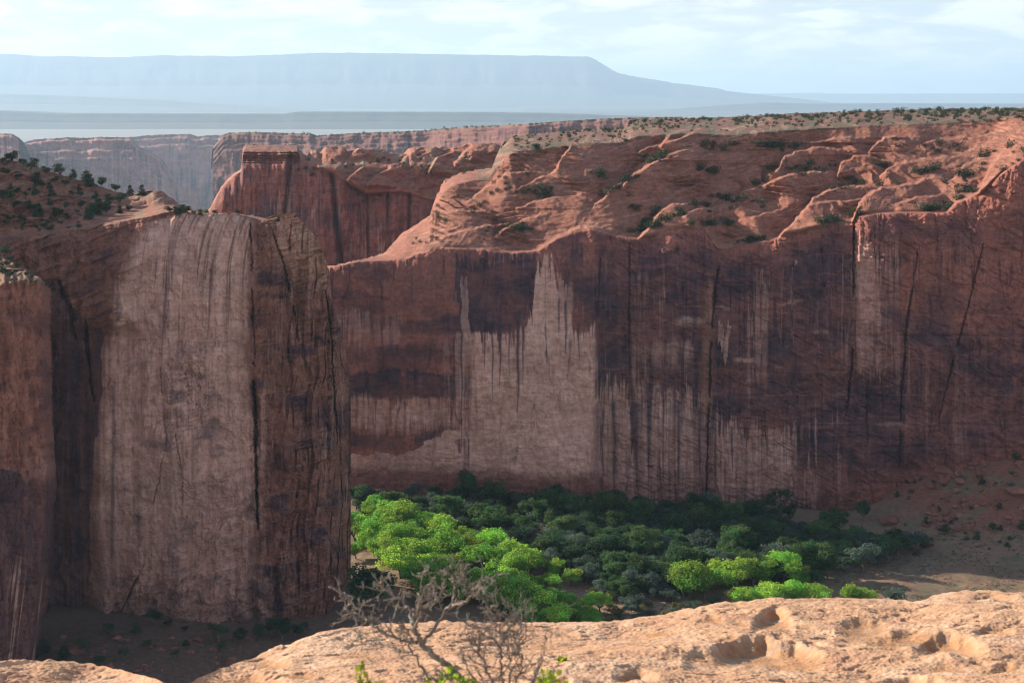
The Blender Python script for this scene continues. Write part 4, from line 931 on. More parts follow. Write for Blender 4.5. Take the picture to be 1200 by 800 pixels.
def copy_mesh(name, me, loc, s, rz, label, cat, group=None, squash=1.0, tilt=0):
    o = obj(name, me); o.location = loc; o.scale = (s, s, s * squash); o.rotation_euler = (tilt, tilt * .6, rz)
    return tag(o, label, cat, group)

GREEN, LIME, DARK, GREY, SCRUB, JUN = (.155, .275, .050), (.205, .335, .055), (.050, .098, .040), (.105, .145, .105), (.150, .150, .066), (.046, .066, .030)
COTTON = [make_tree(20 + i, 12, 13, GREEN if i % 2 else LIME, 2.5, 26, 40, .62, .38, 'round', M_lit) for i in range(6)]  # sunlit crowns: sunlight painted in as brighter leaf colours
SHADED = [make_tree(26 + i, 12, 13, (.075, .138, .044), 1.75, 46, 46, .62, .38) for i in range(3)]  # same tree with shade put into a darker leaf colour
OLIVE = [make_tree(40 + i, 7, 8, GREY, 1.25, 30, 60, .48, .2) for i in range(4)]
DKTREE = [make_tree(50 + i, 8, 9, DARK, 1.4, 34, 55, .5, .25) for i in range(4)]
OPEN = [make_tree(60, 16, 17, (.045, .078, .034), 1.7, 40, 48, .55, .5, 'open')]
SCRUBS = [make_tree(70 + i, 3.2, 4.4, SCRUB, .75, 22, 120, .30, .08, 'mound') for i in range(4)]
JUNI = [make_tree(80 + i, 3.6, 3.4, JUN, .62, 26, 190, .24, .14, 'round' if i < 3 else 'cone', M_needle) for i in range(5)]
SMALL = []
for i in range(5):
    rng = np.random.RandomState(90 + i)
    cl = [((rng.normal() * .22, rng.normal() * .22, .36 + .14 * rng.normal()), .34 * rng.uniform(.8, 1.2), .8) for _ in range(9)]
    V, Fc, C = leaf_cloud(rng, cl, 260, .13, (.042, .058, .028) if i < 4 else (.085, .088, .05))
    SMALL.append(mesh_from('shrub', V, Fc, M_needle, False, C))

def floor_at(px, py):
    k = math.atan((py - 400) / F) + PITCH; Y = 200 / math.tan(k)
    for _ in range(12):
        p = at(px, py, Y); g = float(ground_z(p[0], Y)); Y = Y + 0.7 * ((-g) / math.tan(k) - Y)
    p = at(px, py, Y); return Vector((p[0], p[1], float(ground_z(p[0], p[1]))))
def inside(px, py, poly): return bool(inpoly(np.array([px]), np.array([py]), poly)[0])
def scatter(poly, dx, dy, jit=.4, rows=True):
    xs = [p[0] for p in poly]; ys = [p[1] for p in poly]; out = []; y = min(ys); r = 0
    while y < max(ys):
        x = min(xs) + (dx * .5 if r % 2 else 0)
        while x < max(xs):
            px, py = x + rnd.uniform(-jit, jit) * dx, y + rnd.uniform(-jit, jit) * dy
            if inside(px, py, poly): out.append((px, py))
            x += dx
        y += dy; r += 1
    return out
def RZ(): return rnd.uniform(0, 6.283)

# ---- trees against the foot of the far wall, one by one
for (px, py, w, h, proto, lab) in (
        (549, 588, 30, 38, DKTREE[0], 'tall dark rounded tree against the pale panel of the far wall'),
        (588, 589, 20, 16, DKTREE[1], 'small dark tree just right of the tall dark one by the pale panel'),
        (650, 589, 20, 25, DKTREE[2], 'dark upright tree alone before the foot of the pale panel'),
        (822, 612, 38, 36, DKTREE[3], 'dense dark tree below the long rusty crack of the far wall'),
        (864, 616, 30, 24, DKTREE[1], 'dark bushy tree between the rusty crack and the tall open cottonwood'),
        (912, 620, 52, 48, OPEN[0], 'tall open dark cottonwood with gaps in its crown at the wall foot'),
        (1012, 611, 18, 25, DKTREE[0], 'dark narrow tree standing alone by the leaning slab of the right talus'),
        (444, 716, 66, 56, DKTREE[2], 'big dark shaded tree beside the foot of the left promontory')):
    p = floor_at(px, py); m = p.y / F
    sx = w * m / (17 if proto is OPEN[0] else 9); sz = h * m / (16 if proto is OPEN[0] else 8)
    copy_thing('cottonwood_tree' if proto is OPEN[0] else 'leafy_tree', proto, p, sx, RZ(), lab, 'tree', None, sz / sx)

# ---- the shaded thicket
THICKET = [(416, 588), (470, 584), (560, 587), (700, 590), (790, 594), (880, 604), (960, 626), (1040, 640), (1078, 640), (1060, 655), (1000, 672), (940, 690), (850, 682), (770, 700), (720, 705), (680, 680), (600, 658), (540, 640), (470, 622), (420, 612)]
SUNNY_L = [(412, 628), (440, 612), (500, 622), (560, 645), (620, 664), (668, 684), (705, 712), (712, 735), (690, 742), (600, 742), (585, 722), (560, 712), (500, 708), (462, 694), (470, 672), (430, 662), (412, 660)]
SUNNY_R = [(780, 716), (800, 694), (850, 682), (910, 690), (935, 698), (920, 706), (800, 716)]
nth = 0
for (px, py) in scatter(THICKET, 15.5, 6.6):
    if inside(px, py, SUNNY_L): continue
    p = floor_at(px, py); u = rnd.random()
    left = px < 720; near = (py - 575 - max(0, (px - 700) * .12)) / 70
    if u < .09 and py > 596:
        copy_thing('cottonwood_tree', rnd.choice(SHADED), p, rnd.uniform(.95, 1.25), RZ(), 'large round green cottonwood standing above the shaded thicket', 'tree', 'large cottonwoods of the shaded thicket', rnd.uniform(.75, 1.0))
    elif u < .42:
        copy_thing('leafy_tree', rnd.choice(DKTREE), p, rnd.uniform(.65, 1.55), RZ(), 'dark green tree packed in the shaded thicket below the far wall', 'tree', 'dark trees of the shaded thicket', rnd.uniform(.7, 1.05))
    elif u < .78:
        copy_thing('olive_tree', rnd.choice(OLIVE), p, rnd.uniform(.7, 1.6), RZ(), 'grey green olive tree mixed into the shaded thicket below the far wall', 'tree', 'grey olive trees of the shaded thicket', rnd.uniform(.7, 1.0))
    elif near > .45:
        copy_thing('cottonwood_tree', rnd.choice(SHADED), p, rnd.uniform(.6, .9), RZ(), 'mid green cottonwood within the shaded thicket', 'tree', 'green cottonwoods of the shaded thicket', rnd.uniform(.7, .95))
    else:
        copy_thing('desert_shrub', rnd.choice(SCRUBS), p, rnd.uniform(1.2, 2.0), RZ(), 'low shaded shrub between the trees below the far wall', 'shrub', 'low shrubs of the shaded thicket')
# ---- sunlit cottonwoods
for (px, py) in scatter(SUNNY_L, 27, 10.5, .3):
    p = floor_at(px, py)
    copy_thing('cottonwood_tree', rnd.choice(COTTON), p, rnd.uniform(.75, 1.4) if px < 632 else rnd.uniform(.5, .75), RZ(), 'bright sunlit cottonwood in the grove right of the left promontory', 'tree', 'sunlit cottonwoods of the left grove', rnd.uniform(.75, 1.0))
for i, (px, py, s, lab) in enumerate((
        (800, 702, 1.05, 'leftmost rounded tree of the sunlit row on the right, greyer at its foot'), (826, 700, .9, 'sunlit green tree second from the left in the right hand row'),
        (858, 694, .95, 'broad sunlit tree in the middle of the right hand row, dark below'), (884, 690, .85, 'tall sunlit tree with a bright top in the right hand row'),
        (918, 682, .8, 'sunlit tree with a light upright tip behind the lime trees'), (935, 690, .6, 'small lime topped tree at the right end behind the row'))):
    copy_thing('cottonwood_tree', COTTON[i % 6], floor_at(px, py), s * 1.3, RZ(), lab, 'tree', 'sunlit trees of the right row', .95)
for i, (px, py, s, lab) in enumerate((
        (872, 714, .62, 'lime green tree rising behind the ledge, leftmost of the lime row'), (902, 712, .75, 'lime green tree with a peaked top in the lime row behind the ledge'),
        (932, 712, .72, 'rounded lime tree in the middle of the lime row behind the ledge'), (962, 713, .7, 'yellowish lime tree left of the fresh green one behind the ledge'),
        (1003, 712, .72, 'fresh green tree near the right end, beside the pale olive bush'), (620, 734, .7, 'bright tree just behind the ledge at the left grove end'),
        (660, 736, .7, 'bright tree behind the ledge, middle of the front row of the left grove'), (700, 735, .62, 'bright small tree behind the ledge at the right end of the left grove'))):
    copy_thing('cottonwood_tree', COTTON[(i * 2) % 6], floor_at(px, py), s * 1.35, RZ(), lab, 'tree', 'lime trees just behind the ledge', .85) if px != 700 else copy_thing('cottonwood_tree', COTTON[1], floor_at(px, py), .55, 1.0, lab, 'tree', 'lime trees just behind the ledge', .85)
for (px, py, s, lab) in ((842, 686, .95, 'sunlit tree behind the broad one in the right hand row'), (872, 680, .9, 'sunlit tree farthest back in the middle of the right hand row'), (902, 679, .85, 'sunlit tree farthest back near the right end of the right hand row')):
    copy_thing('cottonwood_tree', COTTON[int(px) % 6], floor_at(px, py), s, RZ(), lab, 'tree', 'sunlit trees of the right row', .95)
copy_thing('olive_tree', OLIVE[1], floor_at(1044, 712), 1.3, 1.0, 'pale silvery olive bush at the right end of the lime row', 'tree', None, .95)
# ---- open scrub with sandy gaps
for (px, py) in scatter([(690, 690), (760, 684), (800, 690), (790, 716), (840, 712), (800, 732), (715, 738), (705, 712)], 19, 7.5, .45):
    p = floor_at(px, py)
    if rnd.random() < .55: copy_thing('desert_shrub', rnd.choice(SCRUBS), p, rnd.uniform(.8, 1.5), RZ(), 'olive brown shrub in the open sandy scrub between the sunlit groves', 'shrub', 'shrubs of the sandy clearing')
    else: copy_thing('olive_tree', rnd.choice(OLIVE), p, rnd.uniform(.5, .85), RZ(), 'silvery olive bush in the open sandy scrub between the sunlit groves', 'tree', 'olive bushes of the sandy clearing', .8)
for (px, py, w) in ((770, 700, 1.0), (745, 712, .9), (815, 718, .85), (838, 713, .8)):
    copy_thing('olive_tree', OLIVE[int(px) % 4], floor_at(px, py), w, RZ(), 'larger silvery olive bush on the edge of the sandy clearing', 'tree', 'larger olive bushes of the clearing', .85)

# ---- talus bushes and valley edge
def bushes(lst, where, name, protos, unit, label, cat, group, sink=.25):
    for (px, py, w) in lst:
        p = where(px, py); m = p.y / F; s = w * m / unit
        p = p - Vector((0, 0, sink * s))
        pr = rnd.choice(protos)
        if isinstance(pr, tuple): copy_thing(name, pr, p, s, RZ(), label, cat, group, rnd.uniform(.75, 1.05))
        else: copy_mesh(name, pr, p, s, RZ(), label, cat, group, rnd.uniform(.75, 1.1))
bushes([(x, y, w * 1.35) for x, y, w in [(180, 732, 15), (198, 734, 9), (130, 744, 13), (160, 741, 10), (218, 740, 7), (256, 752, 17), (282, 752, 15), (304, 749, 15), (98, 764, 13), (52, 764, 14), (172, 761, 9), (218, 756, 7), (260, 762, 9), (75, 770, 12), (115, 782, 14), (145, 772, 10), (40, 775, 10), (205, 770, 8), (318, 744, 12), (356, 742, 10)]],
       floor_at, 'juniper', JUNI, 3.2, 'dark bush on the shaded slope below the left promontory', 'shrub', 'bushes below the left promontory')
bushes([(330, 748, 30)], floor_at, 'leafy_tree', [DKTREE[0]], 9, 'largest dark tree at the foot of the left promontory', 'tree', None)
bushes([(346, 745, 20)], floor_at, 'leafy_tree', [DKTREE[3]], 9, 'dark tree touching the right of the largest one below the left promontory', 'tree', None)
bushes([(1160, 527, 12), (1126, 536, 10), (1142, 571, 17), (1167, 560, 7), (1157, 566, 7), (1149, 594, 10), (1186, 597, 13), (1170, 612, 8), (1163, 625, 12), (1172, 627, 8), (1145, 632, 10), (1197, 627, 11), (1108, 627, 13), (1086, 616, 7), (1063, 568, 6), (1072, 566, 5), (1051, 582, 8), (1053, 626, 10), (1100, 600, 6), (1120, 610, 6), (1190, 560, 6), (1180, 640, 7)],
       floor_at, 'juniper', JUNI, 3.2, 'dark bush scattered on the rocky slope at the right foot of the wall', 'shrub', 'bushes on the right talus')
bushes([(rnd.uniform(1060, 1204), rnd.uniform(560, 650), rnd.uniform(3, 8)) for _ in range(45)], floor_at, 'sagebrush', SMALL, 1.0, 'small scrub tuft between boulders on the right talus', 'shrub', 'scrub on the right talus')
bushes([(x, y, w) for x, y, w in [(rnd.uniform(990, 1090), rnd.uniform(625, 650), rnd.uniform(7, 14)) for _ in range(22)]], floor_at, 'desert_shrub', SCRUBS, 4.2, 'shrub at the ragged right edge of the shaded thicket', 'shrub', 'shrubs at the thicket edge')

# ---- promontory top
bushes([(x, y, w * 1.02) for x, y, w in [(4, 194, 10), (15, 193, 16), (27, 196, 10), (36, 203, 15), (43, 216, 15), (53, 206, 11), (70, 208, 15), (76, 219, 9), (86, 209, 11), (100, 212, 15), (104, 219, 16), (118, 220, 12), (134, 223, 12), (152, 229, 10), (166, 229, 11), (22, 211, 12), (41, 228, 11), (60, 230, 10), (58, 221, 8), (8, 241, 17),
        (18, 247, 14), (36, 250, 17), (46, 249, 10), (66, 256, 14), (76, 245, 8), (58, 241, 8), (104, 257, 14), (108, 248, 15), (112, 251, 14), (125, 253, 18), (128, 241, 12), (140, 239, 16), (8, 261, 12), (52, 267, 9), (26, 263, 10), (30, 232, 7), (92, 224, 7), (84, 231, 8), (12, 222, 8), (90, 250, 7), (48, 222, 9), (6, 206, 12), (33, 226, 8), (64, 216, 9), (94, 232, 8), (112, 232, 9), (140, 250, 9), (20, 230, 10), (78, 258, 10), (95, 244, 9), (116, 241, 10), (44, 259, 12), (150, 247, 8)]],
       S_left.near, 'juniper', JUNI, 3.2, 'dark juniper on the red slope on top of the left promontory', 'juniper', 'junipers on the promontory top')
bushes([(198, 250, 10), (206, 251, 11), (213, 250, 13), (219, 251, 9), (209, 253, 8), (227, 253, 6), (234, 252, 7)], S_left.near, 'juniper', JUNI, 3.2, 'green juniper in the clump on the promontory brink above the brown drips', 'juniper', 'clump on the promontory brink')
bushes([(237, 250, 12)], S_left.near, 'desert_shrub', SCRUBS, 4.2, 'grey wispy shrub on the promontory brink, right of the green clump', 'shrub', None)
bushes([(251, 251, 6)], S_left.near, 'juniper', JUNI, 3.2, 'tiny juniper alone on the middle of the promontory brink', 'juniper', None)
bushes([(279, 252, 8)], S_left.near, 'juniper', JUNI, 3.2, 'small round juniper alone on the right of the promontory brink', 'juniper', None)
bushes([(326, 259, 6)], S_left.near, 'juniper', JUNI, 3.2, 'small juniper at the left notch of the end knob of the promontory', 'juniper', None)
bushes([(347, 257, 6)], S_left.near, 'juniper', JUNI, 3.2, 'small juniper on the crown of the end knob of the promontory', 'juniper', None)
bushes([(rnd.uniform(0, 95), rnd.uniform(252, 270), rnd.uniform(3, 7)) for _ in range(40)], S_left.near, 'sagebrush', SMALL, 1.0, 'low grey brush on the flat bench above the promontory brow', 'shrub', 'low brush on the promontory bench')
bushes([(4, 303, 16), (15, 306, 10), (3, 320, 12), (12, 327, 10), (21, 315, 9), (30, 324, 7), (38, 327, 5), (8, 312, 8)], S_but.near, 'juniper', JUNI, 3.2, 'dusty green bush on top of the nearest left buttress', 'shrub', 'bushes on the left buttress')
bushes([(rnd.uniform(0, 48), rnd.uniform(314, 332), rnd.uniform(2.5, 5)) for _ in range(26)], S_but.near, 'sagebrush', SMALL, 1.0, 'low tuft on top of the nearest left buttress', 'shrub', 'tufts on the left buttress')

# ---- slickrock gullies (far wall), middle mesa
def z8(X, Y): return 600 + X / 2, 120 + Y / 2
def along(pts, n, spread, w0, w1):
    out = []
    for _ in range(n):
        k = rnd.random() * (len(pts) - 1); i = int(k); f = k - i
        x = pts[i][0] * (1 - f) + pts[i + 1][0] * f + rnd.gauss(0, spread); y = pts[i][1] * (1 - f) + pts[i + 1][1] * f + rnd.gauss(0, spread * .45)
        out.append((*z8(x, y), rnd.uniform(w0, w1)))
    return out
gul = []
for pts, n, sp in (([(215, 215), (290, 172)], 14, 6), ([(290, 305), (330, 282)], 16, 12), ([(310, 142), (372, 125)], 11, 10), ([(430, 285), (520, 290)], 9, 10), ([(480, 222), (585, 242)], 11, 9), ([(540, 330), (602, 318)], 11, 9), ([(722, 284), (800, 268)], 13, 8),
                   ([(640, 160), (765, 148)], 14, 10), ([(440, 105), (660, 105)], 20, 12), ([(860, 150), (872, 152)], 4, 8), ([(950, 165), (1000, 158)], 7, 8), ([(1040, 200), (1100, 212)], 9, 10), ([(950, 265), (1045, 238)], 12, 9), ([(430, 155), (475, 165)], 7, 8),
                   ([(30, 205), (95, 228)], 11, 12), ([(0, 298), (45, 300)], 7, 9), ([(195, 168), (215, 172)], 4, 6), ([(640, 130), (580, 195)], 7, 7), ([(260, 245), (420, 270)], 8, 12), ([(430, 245), (620, 250)], 7, 14), ([(700, 190), (900, 200)], 10, 14), ([(900, 110), (1180, 120)], 14, 14), ([(1000, 180), (1180, 150)], 10, 16)):
    gul += along(pts, int(n * 1.25), sp, 4.5, 13)
gul = [(x, min(y, far_rim(x) - 3), w) for x, y, w in gul]
bushes([g for g in gul if g[1] > far_top(np.array([g[0]]))[0] + 3], S_far.near, 'shrub', SMALL, 1.0, 'small dark bush in the gullies of the red slickrock slope', 'shrub', 'bushes in the slickrock gullies', .1)
bushes([(628, 181, 13), (643, 229, 10), (1090, 203, 8)], S_far.near, 'juniper', JUNI, 3.2, 'larger green juniper on the red slickrock slope', 'juniper', 'larger junipers of the slickrock', .1)
sky_ = []
for _ in range(285):
    x = 600 + 610 * rnd.random() ** .8
    sky_.append((x, float(far_top0(x)) + abs(rnd.gauss(0, 5.5)) + .8, rnd.uniform(2.8, 5.4) * (1 + .45 * (x - 600) / 600)))
bushes(sky_, S_far.near, 'pinyon_pine', SMALL[:4], 1.0, 'tiny dark pinyon pine along the skyline of the far rim', 'pine', 'pinyon pines on the far skyline', .1)
bushes([(x, float(far_top0(x)) + rnd.uniform(2, 16), rnd.uniform(2.2, 5.5)) for x in [600 + 610 * rnd.random() ** .9 for _ in range(230)]], S_far.near, 'sagebrush', SMALL, 1.0, 'low scrub bush on the bench just below the far skyline', 'shrub', 'scrub of the far rim bench', .1)
def z7(X, Y): return 240 + X / 3.158, 140 + Y / 3.158
m7 = [(322, 182), (345, 185), (375, 182), (400, 178), (380, 150), (395, 205), (475, 160), (470, 150), (560, 262), (566, 275), (595, 278), (620, 276), (645, 280), (675, 280), (612, 160), (640, 155), (660, 142), (680, 150), (720, 150), (725, 165), (735, 160), (790, 132), (800, 148), (800, 172), (830, 172), (770, 175), (700, 172), (580, 172), (545, 168), (520, 172), (880, 100), (440, 270), (815, 200), (835, 195)]
bushes([(*z7(x, y + 4), rnd.uniform(3.5, 6.5)) for x, y in m7], S_mid.near, 'desert_shrub', SMALL[:4], 1.0, 'small green bush on the domes of the middle mesa', 'shrub', 'bushes on the middle mesa', .1)
f7 = [(945, 100), (970, 98), (1090, 210), (1110, 215), (1060, 270), (1085, 262), (1110, 258), (1130, 250), (1120, 235), (1015, 318), (1035, 302), (990, 345), (1000, 330), (865, 352), (870, 370), (780, 440), (795, 452), (770, 455), (1035, 415), (1045, 400), (1030, 440), (1060, 340), (1150, 400), (1170, 405), (1190, 200), (1165, 220), (960, 198), (820, 455), (890, 375)]
bushes([(*z7(x, y + 4), rnd.uniform(4, 8)) for x, y in f7], S_far.near, 'desert_shrub', SMALL[:4], 1.0, 'dark bush at the left shoulder of the slickrock beside the side canyon', 'shrub', 'bushes on the slickrock shoulder', .1)
bushes([(rnd.uniform(440, 620), None, rnd.uniform(2.2, 3.6)) for _ in range(0)], S_pl.near, 'juniper', SMALL, 1.0, '', '', '')
pl = []
for _ in range(60):
    x = 270 + 340 * rnd.random() ** .7; pl.append((x, float(S_pl.Yp[0, int(np.clip(np.searchsorted(S_pl.X[0], x), 0, 600))]) + rnd.uniform(.3, 2.0), rnd.uniform(1.8, 3.4)))
bushes(pl, S_pl.near, 'juniper', SMALL[:4], 1.0, 'speck of a juniper on the dark plateau edge in the distance', 'juniper', 'junipers on the distant plateau', .1)

# ---- boulders on the talus
M_boulder = rock_mat('boulder', .5, .5, 2.0, .3, .5)
BLD = []
for i in range(5):
    rng = np.random.RandomState(200 + i); nu, nv = 26, 16
    th, ph = np.meshgrid(np.linspace(0, 2 * np.pi, nu), np.linspace(0.02, np.pi - .02, nv)); d = np.stack([np.cos(th) * np.sin(ph), np.sin(th) * np.sin(ph), np.cos(ph)], -1)
    r = np.full(th.shape, 1.25)
    for _ in range(13):
        n = rng.normal(size=3); n /= np.linalg.norm(n); dn = d @ n
        r = np.where(dn > .05, np.minimum(r, rng.uniform(.6, 1.0) / np.maximum(dn, .05)), r)
    r = r * (1 + .05 * fbm(np.cos(th) * 2 + i, ph * 2, 210 + i, 4)); r[:, -1] = r[:, 0]
    P = d * r[..., None] * np.array([1.2, .9, .75])
    C = np.zeros(P.shape) + np.array([(.21, .085, .058), (.18, .072, .052), (.25, .11, .075)][i % 3])
    BLD.append(mesh_from('boulder', P, gridfaces(nv, nu), M_boulder, False, C))
def boulders(lst, label, group):
    for (px, py, w) in lst:
        p = floor_at(px, py); s = w * p.y / F / 2.2
        copy_mesh('boulder', rnd.choice(BLD), p + Vector((0, 0, .15 * s)), s, RZ(), label, 'boulder', group, rnd.uniform(.7, 1.1), rnd.uniform(-.4, .4))
boulders([(1040, 612, 26), ], 'large leaning red slab at the foot of the right talus', None)
boulders([(1110, 555, 24)], 'big flat red block high on the right talus', None)
boulders([(1192, 612, 30)], 'largest pale red boulder at the right edge of the talus', None)
boulders([(rnd.uniform(1085, 1204), rnd.uniform(535, 625), rnd.uniform(3, 11) if rnd.random() < .8 else rnd.uniform(10, 17)) for _ in range(150)], 'red boulder tumbled on the talus slope at the right', 'boulders on the right talus')
boulders([(rnd.uniform(60, 330), rnd.uniform(745, 800), rnd.uniform(2.5, 8) if rnd.random() < .85 else rnd.uniform(8, 15)) for _ in range(130)], 'dark boulder on the shaded slope below the left promontory', 'boulders below the promontory')
boulders([(88, 764, 24)], 'large dark boulder at the foot of the left dark slot', None)

# ---- sparse ground cover on the canyon floor: nobody could count it
rng = np.random.RandomState(300); cl = []
for _ in range(2600):
    px, py = rng.uniform(860, 1210), rng.uniform(622, 712)
    if gn(px * .02, py * .06, 401) < -.1: continue
    p = floor_at(px, py); cl.append(((p.x, p.y, p.z + .12), rng.uniform(.25, .75), .6))
for _ in range(900):
    px, py = rng.uniform(40, 420), rng.uniform(735, 800); p = floor_at(px, py); cl.append(((p.x, p.y, p.z + .1), rng.uniform(.2, .6), .6))
for _ in range(500):
    px, py = rng.uniform(690, 840), rng.uniform(682, 738); p = floor_at(px, py); cl.append(((p.x, p.y, p.z + .1), rng.uniform(.3, .8), .6))
V, Fc, C = leaf_cloud(rng, cl, 60, .3, (.095, .088, .048))
tag(obj('ground_cover', mesh_from('ground_cover', V, Fc, M_needle, False, C)), 'sparse grey green grass and tufts on the canyon floor', 'ground cover', kind='stuff')

# ------------------------------------------------------------------ plants on the near ledge
M_dead = bark_mat('dead_wood', (.13, .098, .076), (.29, .235, .185), 40.0)
def wpt(px, py, Y): return np.array(at(px, py, Y))
def smooth_path(pts, n):
    pts = np.array(pts, float); k = len(pts); t = np.linspace(0, k - 1, n); out = []
    for q in t:
        i = min(int(q), k - 2); f = q - i
        p0, p1, p2, p3 = pts[max(i - 1, 0)], pts[i], pts[i + 1], pts[min(i + 2, k - 1)]
        out.append(.5 * ((2 * p1) + (-p0 + p2) * f + (2 * p0 - 5 * p1 + 4 * p2 - p3) * f * f + (-p0 + 3 * p1 - 3 * p2 + p3) * f ** 3))
    return np.array(out)
def limb(rng, pts, r0, r1, wob=.006):
    p = smooth_path(pts, 5 * len(pts)); n = len(p)
    p[1:] += rng.normal(size=(n - 1, 3)) * wob * np.linspace(.4, 1, n - 1)[:, None]
    return p, list(np.linspace(r0, r1, n) * (1 + .12 * rng.normal(size=n)))
def twigs(rng, path, rads, n, ln, depth, up, out, frac0=.3):
    for _ in range(int(n * (1.25 if depth == 2 else 1))):
        i = rng.randint(int(len(path) * frac0), len(path)); base = path[i]
        d = path[min(i + 1, len(path) - 1)] - path[max(i - 1, 0)]; d = d / (np.linalg.norm(d) + 1e-9)
        d = d * .7 + rng.normal(size=3) * .75 + np.array([0, 0, up]); d /= np.linalg.norm(d)
        l = ln * rng.uniform(.45, 1.2); m = 6; q = [base]
        for k in range(m):
            d = d + rng.normal(size=3) * .12; d /= np.linalg.norm(d); q.append(q[-1] + d * l / m)
        r = max(.0019, min(rads[i] * .62, .006 if depth else .0075)); q = np.array(q); rr = list(np.linspace(r, r * .38, len(q)))
        out.append((q, rr))
        if depth > 0: twigs(rng, q, rr, rng.randint(2, 5), l * .55, depth - 1, up * .8, out, .25)
def make_dead(name, label, root, trunk, limbs, seed, r0, ntw, ln, up):
    rng = np.random.RandomState(seed)
    o = bpy.data.objects.new(name, None); col.objects.link(o); o.location = Vector(root); tag(o, label, 'dead shrub'); o.empty_display_size = .05
    R0 = np.array(root)
    tp, tr = limb(rng, [np.array(q) - R0 for q in trunk], r0, r0 * .55, .004)
    obj('trunk', tube_mesh('trunk', [(tp, tr)], M_dead, 9), o)
    for (pts, ra, rb, k) in limbs:
        p, r = limb(rng, [np.array(q) - R0 for q in pts], ra * .85, rb * .8)
        br = obj('branch', tube_mesh('branch', [(p, r)], M_dead, 7), o)
        tw = []; twigs(rng, p, r, k, ln, 2, up, tw)
        if tw:
            t = obj('twig', tube_mesh('twig', tw, M_dead, 4), br); t['kind'] = 'stuff'
D0 = 4.7
def W(px, py, d=0.0): return wpt(px, py, D0 + d)
root = ledge_near(578, 885); D0 = root.y
make_dead('dead_shrub', 'leafless grey thorny shrub with a flat topped tangle on the sunny ledge', root,
          [root, W(560, 835), W(540, 797), W(526, 781), W(511, 769), W(496, 757), W(488, 743), W(484, 730)],
          [([W(495, 755), W(508, 738, .03), W(520, 720, .06), W(530, 707, .05), W(533, 687, .07), W(540, 675, .1), W(547, 664, .1)], .0085, .0035, 9),
           ([W(533, 690, .05), W(532, 678, .05), W(524, 667, .0)], .0055, .003, 4),
           ([W(530, 708, .05), W(545, 705, -.05), W(553, 692, -.08), W(562, 683, -.1), W(570, 678, -.1)], .0065, .003, 8),
           ([W(552, 698, -.06), W(565, 697, -.1), W(577, 700, -.1), W(586, 717, -.1)], .005, .0025, 6),
           ([W(489, 752), W(474, 750, -.08), W(458, 744, -.1), W(444, 738, -.12), W(430, 727, -.1), W(418, 719, -.12), W(402, 714, -.1)], .0075, .003, 11),
           ([W(485, 733), W(480, 714, .08), W(466, 700, .12), W(450, 692, .12), W(436, 684, .1)], .0065, .003, 10),
           ([W(448, 691, .12), W(446, 681, .1), W(456, 673, .1)], .005, .0028, 4),
           ([W(486, 736), W(494, 716, -.1), W(490, 700, -.12), W(498, 688, -.1), W(505, 680, -.12)], .006, .003, 10),
           ([W(484, 738), W(486, 716, .15), W(510, 704, .2), W(522, 692, .2)], .006, .003, 9),
           ([W(536, 792), W(508, 795, -.1), W(494, 778, -.12), W(482, 760, -.12), W(478, 742, -.1), W(470, 728, -.1)], .006, .0028, 8),
           ([W(430, 727, -.1), W(424, 716, -.05), W(412, 706, 0), W(404, 698, 0)], .0045, .0025, 5),
           ([W(500, 760), W(470, 762, .05), W(445, 752, .1), W(420, 757, .1)], .004, .002, 5)], 7, .0145, 8, .072, .10)
D0 = ledge_near(585, 900).y; root2 = ledge_near(596, 900)
make_dead('dead_shrub', 'low spray of thin bare twigs beside the thorny dead shrub', root2,
          [root2, W(594, 862), W(592, 835)],
          [([W(592, 838), W(580, 805), W(570, 785), W(562, 765), W(556, 748), W(553, 735)], .006, .0022, 9), ([W(592, 838), W(590, 800), W(586, 770), W(590, 748), W(601, 728), W(612, 714)], .006, .002, 9),
           ([W(592, 840), W(604, 800), W(612, 778), W(610, 757), W(622, 745)], .005, .002, 7), ([W(592, 840), W(576, 810), W(556, 795), W(545, 775), W(541, 757)], .005, .002, 7),
           ([W(592, 838), W(598, 790), W(596, 765), W(585, 740), W(580, 727)], .005, .002, 8), ([W(592, 840), W(612, 815), W(626, 800), W(630, 785)], .004, .002, 5), ([W(592, 840), W(566, 826), W(545, 815), W(530, 800), W(520, 780)], .004, .002, 5)], 9, .009, 8, .12, .25)

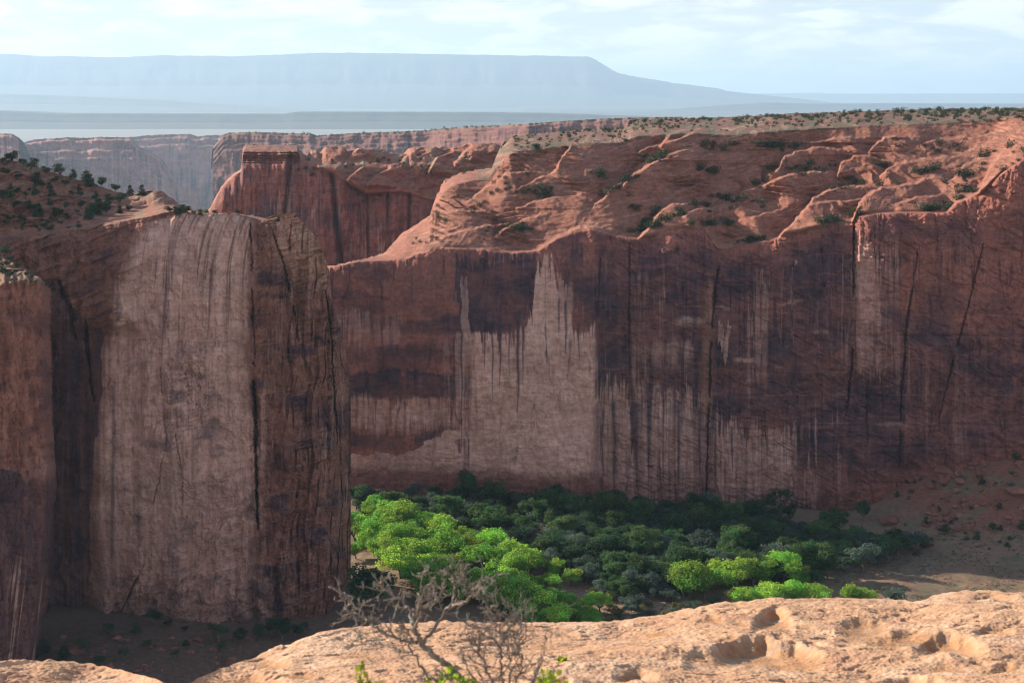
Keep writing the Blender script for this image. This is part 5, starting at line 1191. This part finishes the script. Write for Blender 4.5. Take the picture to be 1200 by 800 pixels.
M_sprig = leaf_mat('sprig_leaf', .5)
def sprig_plant(label, px, py, tops, seed, Y):
    rng = np.random.RandomState(seed); foot = ledge_near(px, py)
    foot = Vector(foot); R0 = np.array(foot)
    o = bpy.data.objects.new('green_shrub', None); col.objects.link(o); o.location = foot; tag(o, label, 'shrub', 'green shrubs at the ledge front'); o.empty_display_size = .05
    stems, Vs, Cs = [], [], []
    for (tx, ty, dd) in tops:
        tip = wpt(tx, ty, Y + dd) - R0; mid = tip * .5 + rng.normal(size=3) * .03 + np.array([0, 0, .04])
        t = np.linspace(0, 1, 9)[:, None]; p = (2 * t * (1 - t)) * mid + t * t * tip; stems.append((p, list(np.linspace(.004, .0014, 9))))
        for k in range(26):
            f = rng.uniform(.45, 1.0); i = min(int(f * 8), 7); b = p[i] + (p[i + 1] - p[i]) * (f * 8 - i)
            d = rng.normal(size=3) + np.array([0, 0, .5]); d /= np.linalg.norm(d); n = np.cross(d, rng.normal(size=3)); n /= np.linalg.norm(n); s = np.cross(d, n); L_ = rng.uniform(.018, .034)
            Vs.append([b + d * .004, b + d * L_ * .35 + s * L_ * .30 + n * .002, b + d * L_ * .75 + s * L_ * .24, b + d * L_, b + d * L_ * .75 - s * L_ * .24, b + d * L_ * .35 - s * L_ * .30 + n * .002])
            c = np.array([.34, .42, .04]) * (1 + .22 * rng.normal()) * np.array([1 + .1 * rng.normal(), 1, 1]); Cs.append([np.clip(c, .02, .6)] * 6)
    V = np.array(Vs).reshape(-1, 3)
    me = mesh_from('leaves', V, np.arange(len(V)).reshape(-1, 6), M_sprig, False, np.array(Cs).reshape(-1, 3))
    obj('stem', tube_mesh('stem', stems, M_bark, 5), o); obj('leaves', me, o)
sprig_plant('yellow green sprig left of the dead shrub trunk', 424, 900, [(424, 776, 0), (430, 786, .05), (418, 788, -.05), (434, 796, .05), (440, 800, 0)], 31, 4.45)
sprig_plant('widest yellow green shrub at the foot of the dead shrub', 530, 900, [(500, 797, 0), (512, 792, .05), (522, 788, 0), (531, 783, .05), (540, 789, -.05), (550, 792, 0), (558, 796, .05), (528, 797, -.1), (545, 799, -.1)], 32, 4.4)
sprig_plant('small yellow green sprig right of the bare twigs', 640, 900, [(636, 788, 0), (645, 784, .05), (652, 791, 0), (630, 795, .05), (660, 796, .05)], 33, 4.45)
def sprout(px, py):
    return ledge_near(px, py)
sprig_plant('tiny green sprout on bare rock right of the bare twigs', 661, 784, [(661, 774, .02), (657, 778, 0)], 34, float(ledge_near(661, 784).y))

# ------------------------------------------------------------------ haze
HAZE = 2.5e-5
hv = np.array([(x, y, z) for x in (-90000, 90000) for y in (-60, 106000) for z in (-1300, 1400)], float)
hf = np.array([(0, 1, 3, 2), (4, 6, 7, 5), (0, 4, 5, 1), (2, 3, 7, 6), (0, 2, 6, 4), (1, 5, 7, 3)])
hm = bpy.data.materials.new('haze'); hm.use_nodes = True; ht = hm.node_tree; ht.nodes.clear()
pv = ht.nodes.new('ShaderNodeVolumePrincipled'); ho = ht.nodes.new('ShaderNodeOutputMaterial')
pv.inputs['Color'].default_value = (0.58, 0.80, 1.0, 1); pv.inputs['Density'].default_value = HAZE; pv.inputs['Anisotropy'].default_value = 0.2
ht.links.new(pv.outputs[0], ho.inputs['Volume'])
hz = obj('haze', mesh_from('haze', hv, hf, hm, False)); tag(hz, 'pale blue haze filling the air over canyon and plain', 'haze', kind='stuff')
